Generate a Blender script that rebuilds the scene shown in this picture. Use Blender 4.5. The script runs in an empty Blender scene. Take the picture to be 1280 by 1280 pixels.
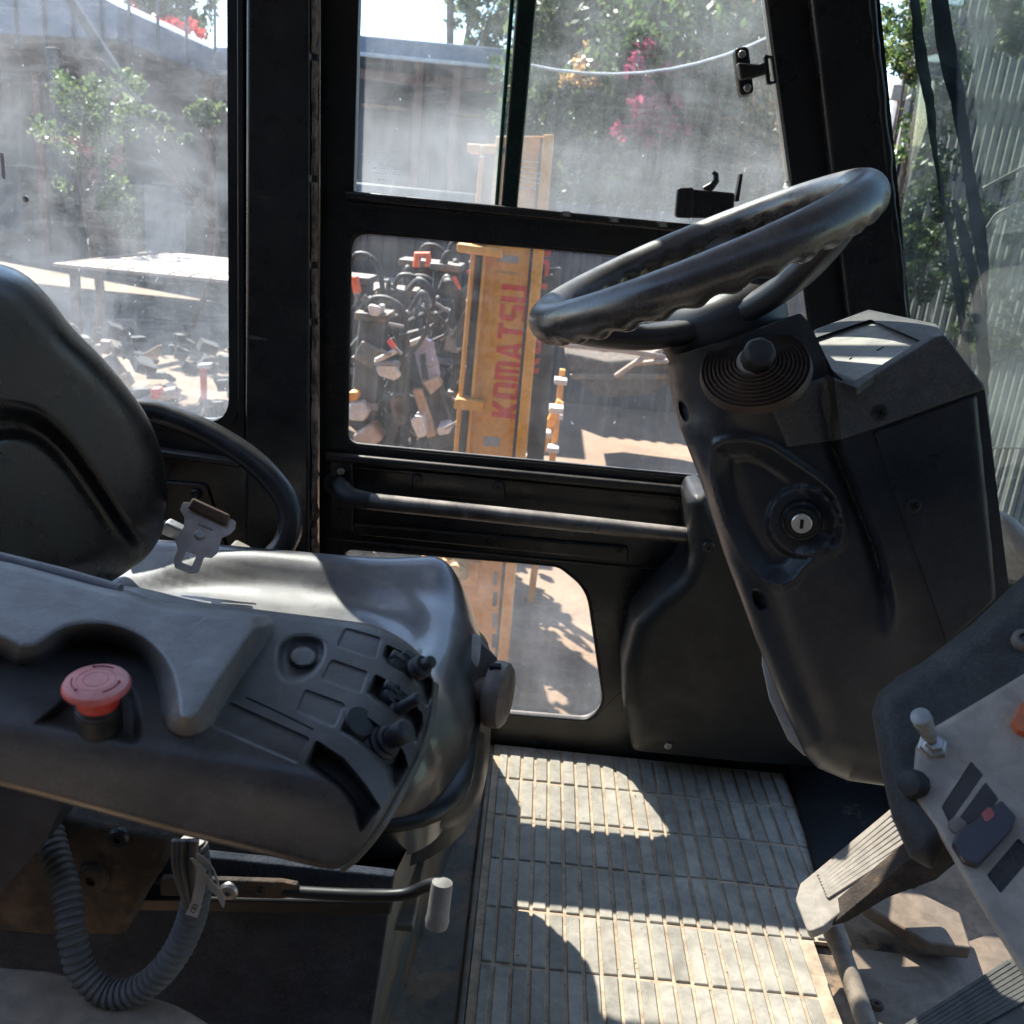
import bpy, bmesh, math, random
import numpy as np
from mathutils import Vector, Matrix
from mathutils.geometry import delaunay_2d_cdt, tessellate_polygon
random.seed(7); np.random.seed(7)
R = math.radians
SC = bpy.context.scene
COL = SC.collection

# ------------------------------------------------------------------ camera
FOCAL = 1170.0 / 1280.0            # focal length over picture width
PITCH, ROLL, YAW = R(18.5), R(5.5), R(0.6)
CAM = Vector((0, 0, 0.95))
_f = Vector((-math.sin(YAW) * math.cos(PITCH), math.cos(YAW) * math.cos(PITCH), -math.sin(PITCH)))
_r0 = Vector((math.cos(YAW), math.sin(YAW), 0))
_u0 = _r0.cross(_f)
_r = _r0 * math.cos(ROLL) + _u0 * math.sin(ROLL)
_u = -_r0 * math.sin(ROLL) + _u0 * math.cos(ROLL)
cam_data = bpy.data.cameras.new('camera')
cam = bpy.data.objects.new('camera', cam_data)
COL.objects.link(cam)
cam.matrix_world = Matrix(((_r.x, _u.x, -_f.x, CAM.x), (_r.y, _u.y, -_f.y, CAM.y), (_r.z, _u.z, -_f.z, CAM.z), (0, 0, 0, 1)))
cam_data.sensor_width = 36; cam_data.sensor_fit = 'HORIZONTAL'
cam_data.lens = 36 * FOCAL
cam_data.clip_start = 0.02; cam_data.clip_end = 800
SC.camera = cam
cam_data.dof.use_dof = True; cam_data.dof.focus_distance = 1.05; cam_data.dof.aperture_fstop = 13

# ------------------------------------------------------------------ sky, sun, exposure
SUNDIR = Vector((-0.535, 0.70, 1.0)).normalized()      # towards the sun
w = bpy.data.worlds.new('World'); SC.world = w; w.use_nodes = True
nt = w.node_tree; nt.nodes.clear()
sky = nt.nodes.new('ShaderNodeTexSky'); sky.sky_type = 'NISHITA'; sky.sun_disc = False
sky.sun_elevation = math.asin(SUNDIR.z); sky.sun_rotation = math.atan2(SUNDIR.x, SUNDIR.y)
sky.air_density = 1.0; sky.dust_density = .3; sky.ozone_density = 2.0
bg = nt.nodes.new('ShaderNodeBackground'); bg.inputs['Strength'].default_value = 0.10
wo = nt.nodes.new('ShaderNodeOutputWorld')
nt.links.new(sky.outputs[0], bg.inputs[0]); nt.links.new(bg.outputs[0], wo.inputs[0])
sd = bpy.data.lights.new('sun', 'SUN'); sd.energy = 5.0; sd.angle = R(0.55); sd.color = (1.0, 0.93, 0.83)
so = bpy.data.objects.new('sun', sd); COL.objects.link(so)
so.rotation_mode = 'QUATERNION'; so.rotation_quaternion = SUNDIR.to_track_quat('Z', 'Y')
so.location = (0, 0, 30)
SC.view_settings.view_transform = 'Standard'; SC.view_settings.look = 'None'
SC.view_settings.exposure = 2.25; SC.view_settings.gamma = 1.0
SC.view_settings.use_curve_mapping = False

# ------------------------------------------------------------------ picture rays -> places
def ray(px, py):
    """direction (unit along the optical axis) of a point of the 1280 picture"""
    return _f + _r * ((px - 640) / 1170.0) - _u * ((py - 640) / 1170.0)
def at(px, py, y=None, z=None, x=None, t=None):
    d = ray(px, py)
    if y is not None: t = (y - CAM.y) / d.y
    elif z is not None: t = (z - CAM.z) / d.z
    elif x is not None: t = (x - CAM.x) / d.x
    return CAM + d * t
F_, R_, U_ = (np.array(v) for v in (_f, _r, _u)); C_ = np.array(CAM)
def rays(p):
    return F_[None] + R_[None] * ((p[:, 0:1] - 640) / 1170.0) - U_[None] * ((p[:, 1:2] - 640) / 1170.0)
def tplane(p, O, N):
    d = rays(p); N = np.array(N, float); O = np.array(O, float)
    return (O - C_) @ N / (d @ N)
def smax(a, b, k):
    return 0.5 * (a + b + np.sqrt((a - b) ** 2 + k * k))
def smin(a, b, k):
    return 0.5 * (a + b - np.sqrt((a - b) ** 2 + k * k))
def sstep(a, b, x):
    t = np.clip((x - a) / (b - a), 0, 1); return t * t * (3 - 2 * t)

# ------------------------------------------------------------------ outline helpers
def rnd(pts, rad, n=6):
    """fillet the corners of a closed 2D polygon; rad a number or one per corner"""
    out = []; N = len(pts)
    for i in range(N):
        r = rad[i] if hasattr(rad, '__len__') else rad
        p = np.array(pts[i], float); a = np.array(pts[i - 1], float); b = np.array(pts[(i + 1) % N], float)
        da, db = a - p, b - p; la, lb = np.linalg.norm(da), np.linalg.norm(db)
        if r <= 0: out.append(tuple(p)); continue
        da /= la; db /= lb
        ang = math.acos(max(-1, min(1, float(da @ db))))
        if ang > 3.0: out.append(tuple(p)); continue
        c = min(r / math.tan(ang / 2), la * .49, lb * .49)
        s, e = p + da * c, p + db * c
        for k in range(n + 1):
            t = k / n
            out.append(tuple((1 - t) ** 2 * s + 2 * t * (1 - t) * p + t * t * e))
    return out
def spline(pts, n=6, closed=False):
    """Catmull-Rom through points (any dimension)"""
    P = [np.array(p, float) for p in pts]; N = len(P); out = []
    rng = range(N) if closed else range(N - 1)
    for i in rng:
        p1, p2 = P[i], P[(i + 1) % N]
        p0 = P[i - 1] if (closed or i > 0) else 2 * p1 - p2
        p3 = P[(i + 2) % N] if (closed or i < N - 2) else 2 * p2 - p1
        for k in range(n):
            t = k / n
            out.append(tuple(.5 * (2 * p1 + (p2 - p0) * t + (2 * p0 - 5 * p1 + 4 * p2 - p3) * t * t + (3 * p1 - p0 - 3 * p2 + p3) * t ** 3)))
    if not closed: out.append(tuple(P[-1]))
    return out
def resample(pts, step, closed=True):
    P = [np.array(p, float) for p in pts]; out = []
    if not len(P): return np.zeros((0, 2))
    M = len(P) if closed else len(P) - 1
    for i in range(M):
        a, b = P[i], P[(i + 1) % len(P)]; L = np.linalg.norm(b - a); k = max(1, int(math.ceil(L / step)))
        for j in range(k): out.append(a + (b - a) * j / k)
    if not closed: out.append(P[-1])
    res = [out[0]]
    for p in out[1:]:
        if np.linalg.norm(p - res[-1]) > step * .25: res.append(p)
    return np.array(res)
def dist_poly(p, poly, closed=True):
    a = poly; b = np.roll(poly, -1, 0)
    if not closed: a = poly[:-1]; b = poly[1:]
    best = np.full(len(p), 1e9)
    for i in range(len(a)):
        ab = b[i] - a[i]; L = ab @ ab + 1e-12
        t = np.clip(((p - a[i]) @ ab) / L, 0, 1)
        d = np.hypot(*(p - (a[i] + t[:, None] * ab)).T)
        best = np.minimum(best, d)
    return best
def inside(p, poly):
    x, y = p[:, 0], p[:, 1]; c = np.zeros(len(p), bool); n = len(poly)
    for i in range(n):
        x1, y1 = poly[i]; x2, y2 = poly[(i + 1) % n]
        m = ((y1 > y) != (y2 > y)) & (x < (x2 - x1) * (y - y1) / ((y2 - y1) + 1e-15) + x1)
        c ^= m
    return c

# ------------------------------------------------------------------ objects
def tag(o, label=None, cat=None, group=None, kind=None):
    if label: o['label'] = label
    if cat: o['category'] = cat
    if group: o['group'] = group
    if kind: o['kind'] = kind
    return o
def thing(name, loc, label, cat, group=None):
    o = bpy.data.objects.new(name, None); COL.objects.link(o); o.location = loc; o.empty_display_size = .1
    return tag(o, label, cat, group)
def world_loc(o):
    v = Vector((0, 0, 0))
    while o is not None: v = v + o.location; o = o.parent
    return v
def link(name, verts, faces, mat, parent=None, smooth=None, bevel=0, bseg=2, sub=0, loc=None):
    verts = [Vector(v) for v in verts]
    if parent is not None: L = world_loc(parent)
    elif loc is not None: L = Vector(loc)
    else:
        L = sum(verts, Vector()) / max(1, len(verts)); L.z = min(v.z for v in verts)
    me = bpy.data.meshes.new(name)
    me.from_pydata([tuple(v - L) for v in verts], [], faces)
    bm = bmesh.new(); bm.from_mesh(me); bmesh.ops.recalc_face_normals(bm, faces=bm.faces); bm.to_mesh(me); bm.free()
    for m in (mat if isinstance(mat, (list, tuple)) else [mat]): me.materials.append(m)
    o = bpy.data.objects.new(name, me); COL.objects.link(o)
    if parent is not None: o.parent = parent
    else: o.location = L
    if bevel:
        b = o.modifiers.new('bevel', 'BEVEL'); b.width = bevel; b.segments = bseg; b.limit_method = 'ANGLE'; b.angle_limit = R(35)
        if smooth is None: smooth = 40
    if sub:
        s = o.modifiers.new('sub', 'SUBSURF'); s.levels = sub; s.render_levels = sub
    if smooth:
        me.shade_smooth()
        if smooth < 180:
            me.set_sharp_from_angle(angle=R(smooth))
    return o
class MB:
    def __init__(s): s.v = []; s.f = []
    def add(s, v, f):
        n = len(s.v); s.v += [Vector(p) for p in v]; s.f += [tuple(i + n for i in q) for q in f]; return s
    def box(s, c, size, rot=None):
        c = Vector(c); hx, hy, hz = (q / 2 for q in size)
        pts = [Vector((sx * hx, sy * hy, sz * hz)) for sx in (-1, 1) for sy in (-1, 1) for sz in (-1, 1)]
        if rot is not None: pts = [rot @ p for p in pts]
        return s.add([c + p for p in pts], [(0, 1, 3, 2), (4, 6, 7, 5), (0, 4, 5, 1), (2, 3, 7, 6), (0, 2, 6, 4), (1, 5, 7, 3)])
    def bar(s, a, b, w_, h_, up=(0, 0, 1)):
        a, b = Vector(a), Vector(b); d = (b - a); L = d.length; d.normalize()
        u = Vector(up); sd_ = d.cross(u)
        if sd_.length < 1e-4: sd_ = d.cross(Vector((1, 0, 0)))
        sd_.normalize(); u = sd_.cross(d)
        rot = Matrix((d, sd_, u)).transposed()
        return s.box((a + b) / 2, (L, w_, h_), rot)
    def tube(s, pts, r, n=12, cap=True, closed=False):
        P = [Vector(p) for p in pts]; N = len(P); rr = r if hasattr(r, '__len__') else [r] * N
        T = []
        for i in range(N):
            if closed: d = P[(i + 1) % N] - P[i - 1]
            else: d = P[min(i + 1, N - 1)] - P[max(i - 1, 0)]
            T.append(d.normalized())
        a = Vector((0, 0, 1)) if abs(T[0].z) < .9 else Vector((1, 0, 0))
        nrm = (a - T[0] * a.dot(T[0])).normalized(); base = len(s.v); rings = []
        for i in range(N):
            nrm = (nrm - T[i] * nrm.dot(T[i])).normalized(); bn = T[i].cross(nrm)
            ring = []
            for k in range(n):
                an = 2 * math.pi * k / n
                ring.append(len(s.v)); s.v.append(P[i] + (nrm * math.cos(an) + bn * math.sin(an)) * rr[i])
            rings.append(ring)
        M = N if closed else N - 1
        for i in range(M):
            A, B = rings[i], rings[(i + 1) % N]
            for k in range(n): s.f.append((A[k], A[(k + 1) % n], B[(k + 1) % n], B[k]))
        if cap and not closed:
            s.f.append(tuple(rings[0][::-1])); s.f.append(tuple(rings[-1]))
        return s
    def lathe(s, prof, o, axis, n=32, up=None, cap=True, sx=1.0):
        """prof = [(r, h)...] round the axis"""
        o = Vector(o); ax = Vector(axis).normalized()
        a = Vector(up) if up else (Vector((0, 0, 1)) if abs(ax.z) < .9 else Vector((1, 0, 0)))
        u = (a - ax * a.dot(ax)).normalized(); v_ = ax.cross(u); rings = []
        for r_, h in prof:
            ring = []
            for k in range(n):
                an = 2 * math.pi * k / n
                ring.append(len(s.v)); s.v.append(o + ax * h + (u * math.cos(an) + v_ * math.sin(an) * sx) * r_)
            rings.append(ring)
        for A, B in zip(rings, rings[1:]):
            for k in range(n): s.f.append((A[k], A[(k + 1) % n], B[(k + 1) % n], B[k]))
        if cap: s.f.append(tuple(rings[0][::-1])); s.f.append(tuple(rings[-1]))
        return s
    def prism(s, loop, ext):
        """closed 3D loop pushed along the vector ext"""
        ext = Vector(ext); n = len(loop)
        loop = [Vector(p) for p in loop]
        return s.add(loop + [p + ext for p in loop],
                     [tuple(range(n)), tuple(range(2 * n - 1, n - 1, -1))] + [(i, (i + 1) % n, n + (i + 1) % n, n + i) for i in range(n)])
    def plate(s, outer, holes, ext):
        """3D outer loop with holes, pushed along ext"""
        ext = Vector(ext); loops = [[Vector(p) for p in l] for l in [outer] + holes]
        tris = tessellate_polygon(loops); flat = [p for l in loops for p in l]; n = len(flat)
        f = [tuple(t) for t in tris] + [tuple(i + n for i in reversed(t)) for t in tris]; k = 0
        for l in loops:
            m = len(l)
            for i in range(m): a, b = k + i, k + (i + 1) % m; f.append((a, b, b + n, a + n))
            k += m
        return s.add(flat + [p + ext for p in flat], f)
    def build(s, name, mat, parent=None, **kw): return link(name, s.v, s.f, mat, parent, **kw)

def sheet(name, outline, pos, step, back, mat, parent=None, feats=(), rings=(), smooth=50, loc=None, flip=False, bead=None):
    """A relief: outline (2D), pos(points, distance to the edge) -> 3D, skirt pushed along `back`."""
    O = resample(outline, step); n = len(O)
    area = 0.5 * np.sum(O[:, 0] * np.roll(O[:, 1], -1) - np.roll(O[:, 0], -1) * O[:, 1])
    if area < 0: O = O[::-1].copy()
    mn, mx = O.min(0), O.max(0)
    gx = np.arange(mn[0] + step * .5, mx[0], step); gy = np.arange(mn[1] + step * .5, mx[1], step)
    G = np.stack(np.meshgrid(gx, gy), -1).reshape(-1, 2)
    G = G[inside(G, O)]; dG = dist_poly(G, O)
    extra = []
    rmax = max(rings) if rings else 0
    for r_ in rings:
        tg = np.roll(O, -1, 0) - np.roll(O, 1, 0); nr = np.stack([-tg[:, 1], tg[:, 0]], 1); nr /= np.linalg.norm(nr, axis=1)[:, None] + 1e-9
        q = O + nr * r_; q = q[inside(q, O)]
        q = q[dist_poly(q, O) > r_ * .93]; extra.append(q)
    G = G[dG > max(step * .55, rmax + step * .3 if rings else 0)]
    fe = []; edges = [(i, (i + 1) % n) for i in range(n)]; fpts = []
    base = n
    for fp in feats:
        q = resample(fp[1] if isinstance(fp, tuple) and fp[0] == 'c' else fp, step * .8, closed=isinstance(fp, tuple) and fp[0] == 'c')
        k = len(q); keep = inside(q, O)
        idx = {}
        for i in range(k):
            if keep[i]: idx[i] = base + len(fpts); fpts.append(q[i])
        M = k if (isinstance(fp, tuple) and fp[0] == 'c') else k - 1
        for i in range(M):
            j = (i + 1) % k
            if i in idx and j in idx: edges.append((idx[i], idx[j]))
    Fp = np.array(fpts).reshape(-1, 2)
    allp = [O, Fp] + extra + [G]
    if len(Fp):
        def far(a, lim):
            if not len(a): return a
            keep = np.ones(len(a), bool)
            for i in range(0, len(a), 2000):
                d = np.sqrt(((a[i:i + 2000, None] - Fp[None]) ** 2).sum(2)).min(1); keep[i:i + 2000] = d > lim
            return a[keep]
        allp = [O, Fp] + [far(e, step * .3) for e in extra] + [far(G, step * .45)]
    P = np.concatenate(allp)
    vs, es, fs, *_ = delaunay_2d_cdt([Vector(p) for p in P], edges, [], 1, 1e-7)
    V = np.array([(v.x, v.y) for v in vs]); dd = dist_poly(V, O)
    dd[dd < 1e-5] = 0
    X = pos(V, dd)
    # boundary
    cnt = {}
    for f in fs:
        for i in range(len(f)):
            e = (f[i], f[(i + 1) % len(f)]); cnt[e] = cnt.get(e, 0) + 1
    bnd = [e for e in cnt if (e[1], e[0]) not in cnt]
    verts = [Vector(x) for x in X]; faces = [tuple(f) for f in fs]
    if back is not None:
        bk = Vector(back); m = {}
        for a, b in bnd:
            for q in (a, b):
                if q not in m: m[q] = len(verts); verts.append(verts[q] + bk)
        for a, b in bnd: faces.append((b, a, m[a], m[b]))
        nxt = {a: b for a, b in bnd}; 
        try:
            st = bnd[0][0]; loop = [m[st]]; c = nxt[st]
            while c != st and len(loop) < 5000: loop.append(m[c]); c = nxt[c]
            faces.append(tuple(loop))
        except KeyError: pass
    return link(name, verts, faces, mat, parent, smooth=smooth, loc=loc)
def edge(d, rad, H):
    return H * np.sqrt(np.clip(1 - (1 - np.clip(d / rad, 0, 1)) ** 2, 0, 1))
def offs(poly, r_, step=3):
    q = resample(poly, step); ar = 0.5 * np.sum(q[:, 0] * np.roll(q[:, 1], -1) - np.roll(q[:, 0], -1) * q[:, 1])
    if ar < 0: q = q[::-1].copy()
    tg = np.roll(q, -1, 0) - np.roll(q, 1, 0); nr = np.stack([-tg[:, 1], tg[:, 0]], 1); nr /= np.linalg.norm(nr, axis=1)[:, None] + 1e-9
    w_ = q + nr * r_; d = dist_poly(w_, q); w_ = w_[d > abs(r_) * .9]
    return w_
def loops(poly, rs, step=3): return [('c', offs(poly, r_, step)) for r_ in rs]
def from_px(tf):
    return lambda p, d: C_[None] + rays(p) * tf(p, d)[:, None]
def sub(px): return [tuple(q) for q in px]
def L3(outline, **k): return [at(a, b, **k) for a, b in outline]
def loopY(outline, y): return [at(a, b, y=y) for a, b in outline]

# ------------------------------------------------------------------ materials
def ramp(nt, src, stops):
    r = nt.nodes.new('ShaderNodeValToRGB'); nt.links.new(src, r.inputs[0])
    el = r.color_ramp.elements
    el[0].position, el[0].color = stops[0][0], (*stops[0][1], 1)
    el[1].position, el[1].color = stops[-1][0], (*stops[-1][1], 1)
    for p, c in stops[1:-1]:
        e = el.new(p); e.color = (*c, 1)
    return r.outputs[0]
def g3(v): return (v, v, v)
def noise(nt, co, scale, detail=5, rough=.6, dist=0, vec=None):
    n = nt.nodes.new('ShaderNodeTexNoise'); n.inputs['Scale'].default_value = scale; n.inputs['Detail'].default_value = detail
    n.inputs['Roughness'].default_value = rough; n.inputs['Distortion'].default_value = dist
    nt.links.new(co, n.inputs['Vector']); return n.outputs['Fac']
def mapping(nt, co, scale=(1, 1, 1), rot=(0, 0, 0)):
    m = nt.nodes.new('ShaderNodeMapping'); m.inputs['Scale'].default_value = scale; m.inputs['Rotation'].default_value = rot
    nt.links.new(co, m.inputs['Vector']); return m.outputs[0]
def mixc(nt, fac, a, b):
    m = nt.nodes.new('ShaderNodeMix'); m.data_type = 'RGBA'
    for s_, v in ((m.inputs[0], fac), (m.inputs[6], a), (m.inputs[7], b)):
        if isinstance(v, (int, float)): s_.default_value = v
        elif isinstance(v, tuple): s_.default_value = (*v, 1)
        else: nt.links.new(v, s_)
    return m.outputs[2]
def math_(nt, op, a, b=None, clamp=False):
    m = nt.nodes.new('ShaderNodeMath'); m.operation = op; m.use_clamp = clamp
    for i, v in enumerate((a, b)):
        if v is None: continue
        if isinstance(v, (int, float)): m.inputs[i].default_value = v
        else: nt.links.new(v, m.inputs[i])
    return m.outputs[0]
MATS = {}
def pmat(name, col, rough=.5, metal=0.0, var=.25, vscale=6, bump=.15, bscale=120, bdist=.0008, dust=0, dustcol=(.42, .34, .25),
         col2=None, c2pos=(.5, .6), c2scale=5, scr=0, spec=.5, roughvar=.12, coat=0, streak=None, wear=0, wearcol=(.4,.4,.4), grain2=None, grime=.3, smudge=.3, objvar=0, fleck=0):
    if name in MATS: return MATS[name]
    m = bpy.data.materials.new(name); m.use_nodes = True; nt = m.node_tree; nt.nodes.clear()
    out = nt.nodes.new('ShaderNodeOutputMaterial'); b = nt.nodes.new('ShaderNodeBsdfPrincipled'); nt.links.new(b.outputs[0], out.inputs[0])
    geo = nt.nodes.new('ShaderNodeNewGeometry'); co = geo.outputs['Position']
    n1 = noise(nt, co, vscale, 6, .62)
    lo, hi = tuple(c * (1 - var) for c in col), tuple(min(1, c * (1 + var)) for c in col)
    c = ramp(nt, n1, [(.3, lo), (.7, hi)])
    if col2:
        n2 = noise(nt, co, c2scale, 8, .68, .3)
        f2 = ramp(nt, n2, [(c2pos[0], g3(0)), (c2pos[1], g3(1))]); c = mixc(nt, f2, c, col2)
    rg = ramp(nt, noise(nt, co, vscale * 2.3, 5, .6), [(.3, g3(max(0, rough - roughvar))), (.7, g3(min(1, rough + roughvar)))])
    if scr:
        s1 = noise(nt, mapping(nt, co, (4, 300, 40), (.3, .5, .7)), 2.0, 3, .5)
        s2 = noise(nt, mapping(nt, co, (260, 6, 30), (1.1, .2, .4)), 2.0, 3, .5)
        s_ = math_(nt, 'MAXIMUM', s1, s2)
        f3 = ramp(nt, s_, [(.70, g3(0)), (.76, g3(scr))]); c = mixc(nt, f3, c, (.35, .34, .32))
    if wear:
        f4 = ramp(nt, geo.outputs['Pointiness'], [(.52, g3(0)), (.60, g3(wear))]); c = mixc(nt, f4, c, wearcol)
    if dust:
        sep = nt.nodes.new('ShaderNodeSeparateXYZ'); nt.links.new(geo.outputs['Normal'], sep.inputs[0])
        up = ramp(nt, sep.outputs[2], [(.1, g3(.12)), (.95, g3(1))])  # up-facing dust; on rail, door, wheel and seat it also paints light
        dn = ramp(nt, noise(nt, co, 14, 7, .7), [(.35, g3(.25)), (.7, g3(1))])
        fd = math_(nt, 'MULTIPLY', math_(nt, 'MULTIPLY', up, dn), dust, True)
        c = mixc(nt, fd, c, dustcol); rg = mixc(nt, fd, rg, g3(.9))
    if fleck:
        fk = ramp(nt, noise(nt, co, 420, 4, .75), [(.42, g3(0)), (.68, g3(fleck))]); pf = ramp(nt, noise(nt, co, 12, 5, .7), [(.35, g3(.2)), (.65, g3(1))])
        c = mixc(nt, math_(nt, 'MULTIPLY', fk, pf), c, dustcol)
    if objvar:
        oi = nt.nodes.new('ShaderNodeObjectInfo'); ov = ramp(nt, oi.outputs['Random'], [(0, g3(1 - objvar)), (1, g3(1))])
        mo = nt.nodes.new('ShaderNodeMix'); mo.data_type = 'RGBA'; mo.blend_type = 'MULTIPLY'; mo.inputs[0].default_value = 1
        nt.links.new(c, mo.inputs[6]); nt.links.new(ov, mo.inputs[7]); c = mo.outputs[2]
    if grime:
        gm = ramp(nt, noise(nt, co, 38, 6, .7, .4), [(.38, g3(1 - grime)), (.62, g3(1 + 0 * grime))])
        mm = nt.nodes.new('ShaderNodeMix'); mm.data_type = 'RGBA'; mm.blend_type = 'MULTIPLY'; mm.inputs[0].default_value = 1
        nt.links.new(c, mm.inputs[6]); nt.links.new(gm, mm.inputs[7]); c = mm.outputs[2]
    if dust:
        sm = ramp(nt, noise(nt, co, 9, 9, .74, 1.1), [(.50, g3(0)), (.74, g3(min(.5, dust * smudge)))])
        c = mixc(nt, sm, c, dustcol)
    nt.links.new(c, b.inputs['Base Color']); nt.links.new(rg, b.inputs['Roughness'])
    b.inputs['Metallic'].default_value = metal; b.inputs['Specular IOR Level'].default_value = spec
    if coat: b.inputs['Coat Weight'].default_value = coat; b.inputs['Coat Roughness'].default_value = .1
    if bump:
        bp = nt.nodes.new('ShaderNodeBump'); bp.inputs['Strength'].default_value = bump; bp.inputs['Distance'].default_value = bdist
        h = noise(nt, co, bscale, 4, .6)
        if grain2: h = math_(nt, 'ADD', h, math_(nt, 'MULTIPLY', noise(nt, co, grain2[0], 3, .5), grain2[1]))
        nt.links.new(h, bp.inputs['Height']); nt.links.new(bp.outputs[0], b.inputs['Normal'])
    m.diffuse_color = (*col, 1)
    MATS[name] = m; return m
def glass(name, tint=(.9, .95, .94), dust=.1, streaky=.08, speck=.6, grad=None, dcol=(.70, .74, .79), refl=1.0):
    """dusty pane: clear, mirror-like at grazing angles, with a film of dust that scatters light"""
    tint = tuple(math.sqrt(q) for q in tint); dust *= .62; streaky *= .45
    m = bpy.data.materials.new(name); m.use_nodes = True; nt = m.node_tree; nt.nodes.clear()
    out = nt.nodes.new('ShaderNodeOutputMaterial'); geo = nt.nodes.new('ShaderNodeNewGeometry'); co = geo.outputs['Position']
    tr = nt.nodes.new('ShaderNodeBsdfTransparent'); tr.inputs[0].default_value = (*tint, 1)
    gl = nt.nodes.new('ShaderNodeBsdfGlossy'); gl.inputs['Roughness'].default_value = .02; gl.inputs[0].default_value = (.9, .95, 1, 1)
    fr = nt.nodes.new('ShaderNodeFresnel'); fr.inputs[0].default_value = 1.45
    mx = nt.nodes.new('ShaderNodeMixShader'); nt.links.new(math_(nt, 'MULTIPLY', fr.outputs[0], .6 * refl), mx.inputs[0]); nt.links.new(tr.outputs[0], mx.inputs[1]); nt.links.new(gl.outputs[0], mx.inputs[2])
    df = nt.nodes.new('ShaderNodeBsdfDiffuse'); df.inputs[0].default_value = (*dcol, 1)
    tl = nt.nodes.new('ShaderNodeBsdfTranslucent'); tl.inputs[0].default_value = (*dcol, 1)
    dm = nt.nodes.new('ShaderNodeMixShader'); dm.inputs[0].default_value = .6; nt.links.new(df.outputs[0], dm.inputs[1]); nt.links.new(tl.outputs[0], dm.inputs[2])
    cloud = ramp(nt, noise(nt, co, 6, 7, .65, .6), [(.36, g3(dust * .25)), (.66, g3(dust * 1.6))])
    st = ramp(nt, noise(nt, mapping(nt, co, (40, 1, 2.2)), 2.2, 6, .7), [(.45, g3(0)), (.75, g3(streaky))])
    fine = ramp(nt, noise(nt, co, 260, 3, .7), [(.55, g3(0)), (.8, g3(dust * 1.2))])
    sp = ramp(nt, noise(nt, mapping(nt, co, (1, 1, .6)), 130, 2, .4), [(.755, g3(0)), (.79, g3(speck * .7))])
    f = math_(nt, 'ADD', math_(nt, 'ADD', cloud, st), math_(nt, 'ADD', fine, sp))
    # hand and rag smears: thin bands lying at two slants
    sm1 = ramp(nt, noise(nt, mapping(nt, co, (5, 1, 42), (0, .55, 0)), 1.6, 7, .72, .8), [(.52, g3(0)), (.72, g3(dust * .45))])
    sm2 = ramp(nt, noise(nt, mapping(nt, co, (4, 1, 55), (0, -.35, 0)), 1.3, 7, .72, 1.2), [(.56, g3(0)), (.74, g3(dust * .4))])
    f = math_(nt, 'ADD', f, math_(nt, 'ADD', sm1, sm2))
    if grad:   # rain-washed dirt lies thicker along the bottom edge of the pane
        sep = nt.nodes.new('ShaderNodeSeparateXYZ'); nt.links.new(co, sep.inputs[0])
        mr = nt.nodes.new('ShaderNodeMapRange'); mr.inputs['From Min'].default_value = grad[1]; mr.inputs['From Max'].default_value = grad[0]
        mr.inputs['To Min'].default_value = 0; mr.inputs['To Max'].default_value = grad[2]; nt.links.new(sep.outputs[2], mr.inputs[0])
        wob = ramp(nt, noise(nt, mapping(nt, co, (9, 1, 2)), 2, 5, .6), [(.3, g3(.5)), (.7, g3(1.2))])
        f = math_(nt, 'ADD', f, math_(nt, 'MULTIPLY', math_(nt, 'POWER', mr.outputs[0], 2.0), wob))
    f = math_(nt, 'MINIMUM', f, .85)
    fx = nt.nodes.new('ShaderNodeMixShader'); nt.links.new(f, fx.inputs[0]); nt.links.new(mx.outputs[0], fx.inputs[1]); nt.links.new(dm.outputs[0], fx.inputs[2])
    nt.links.new(fx.outputs[0], out.inputs[0]); return m

def lmat(name, col, tr=.5, rough=.45):
    m = bpy.data.materials.new(name); m.use_nodes = True; nt = m.node_tree; nt.nodes.clear()
    out = nt.nodes.new('ShaderNodeOutputMaterial'); b = nt.nodes.new('ShaderNodeBsdfPrincipled'); geo = nt.nodes.new('ShaderNodeNewGeometry')
    c = ramp(nt, noise(nt, geo.outputs['Position'], 3.5, 5, .7), [(.3, tuple(q * .55 for q in col)), (.7, tuple(min(1, q * 1.45) for q in col))])
    t = nt.nodes.new('ShaderNodeBsdfTranslucent'); mx = nt.nodes.new('ShaderNodeMixShader'); mx.inputs[0].default_value = tr
    nt.links.new(c, b.inputs['Base Color']); b.inputs['Roughness'].default_value = rough
    mc = mixc(nt, .5, c, tuple(min(1, q * 2.2) for q in col)); nt.links.new(mc, t.inputs[0])
    nt.links.new(b.outputs[0], mx.inputs[1]); nt.links.new(t.outputs[0], mx.inputs[2]); nt.links.new(mx.outputs[0], out.inputs[0]); return m
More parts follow.
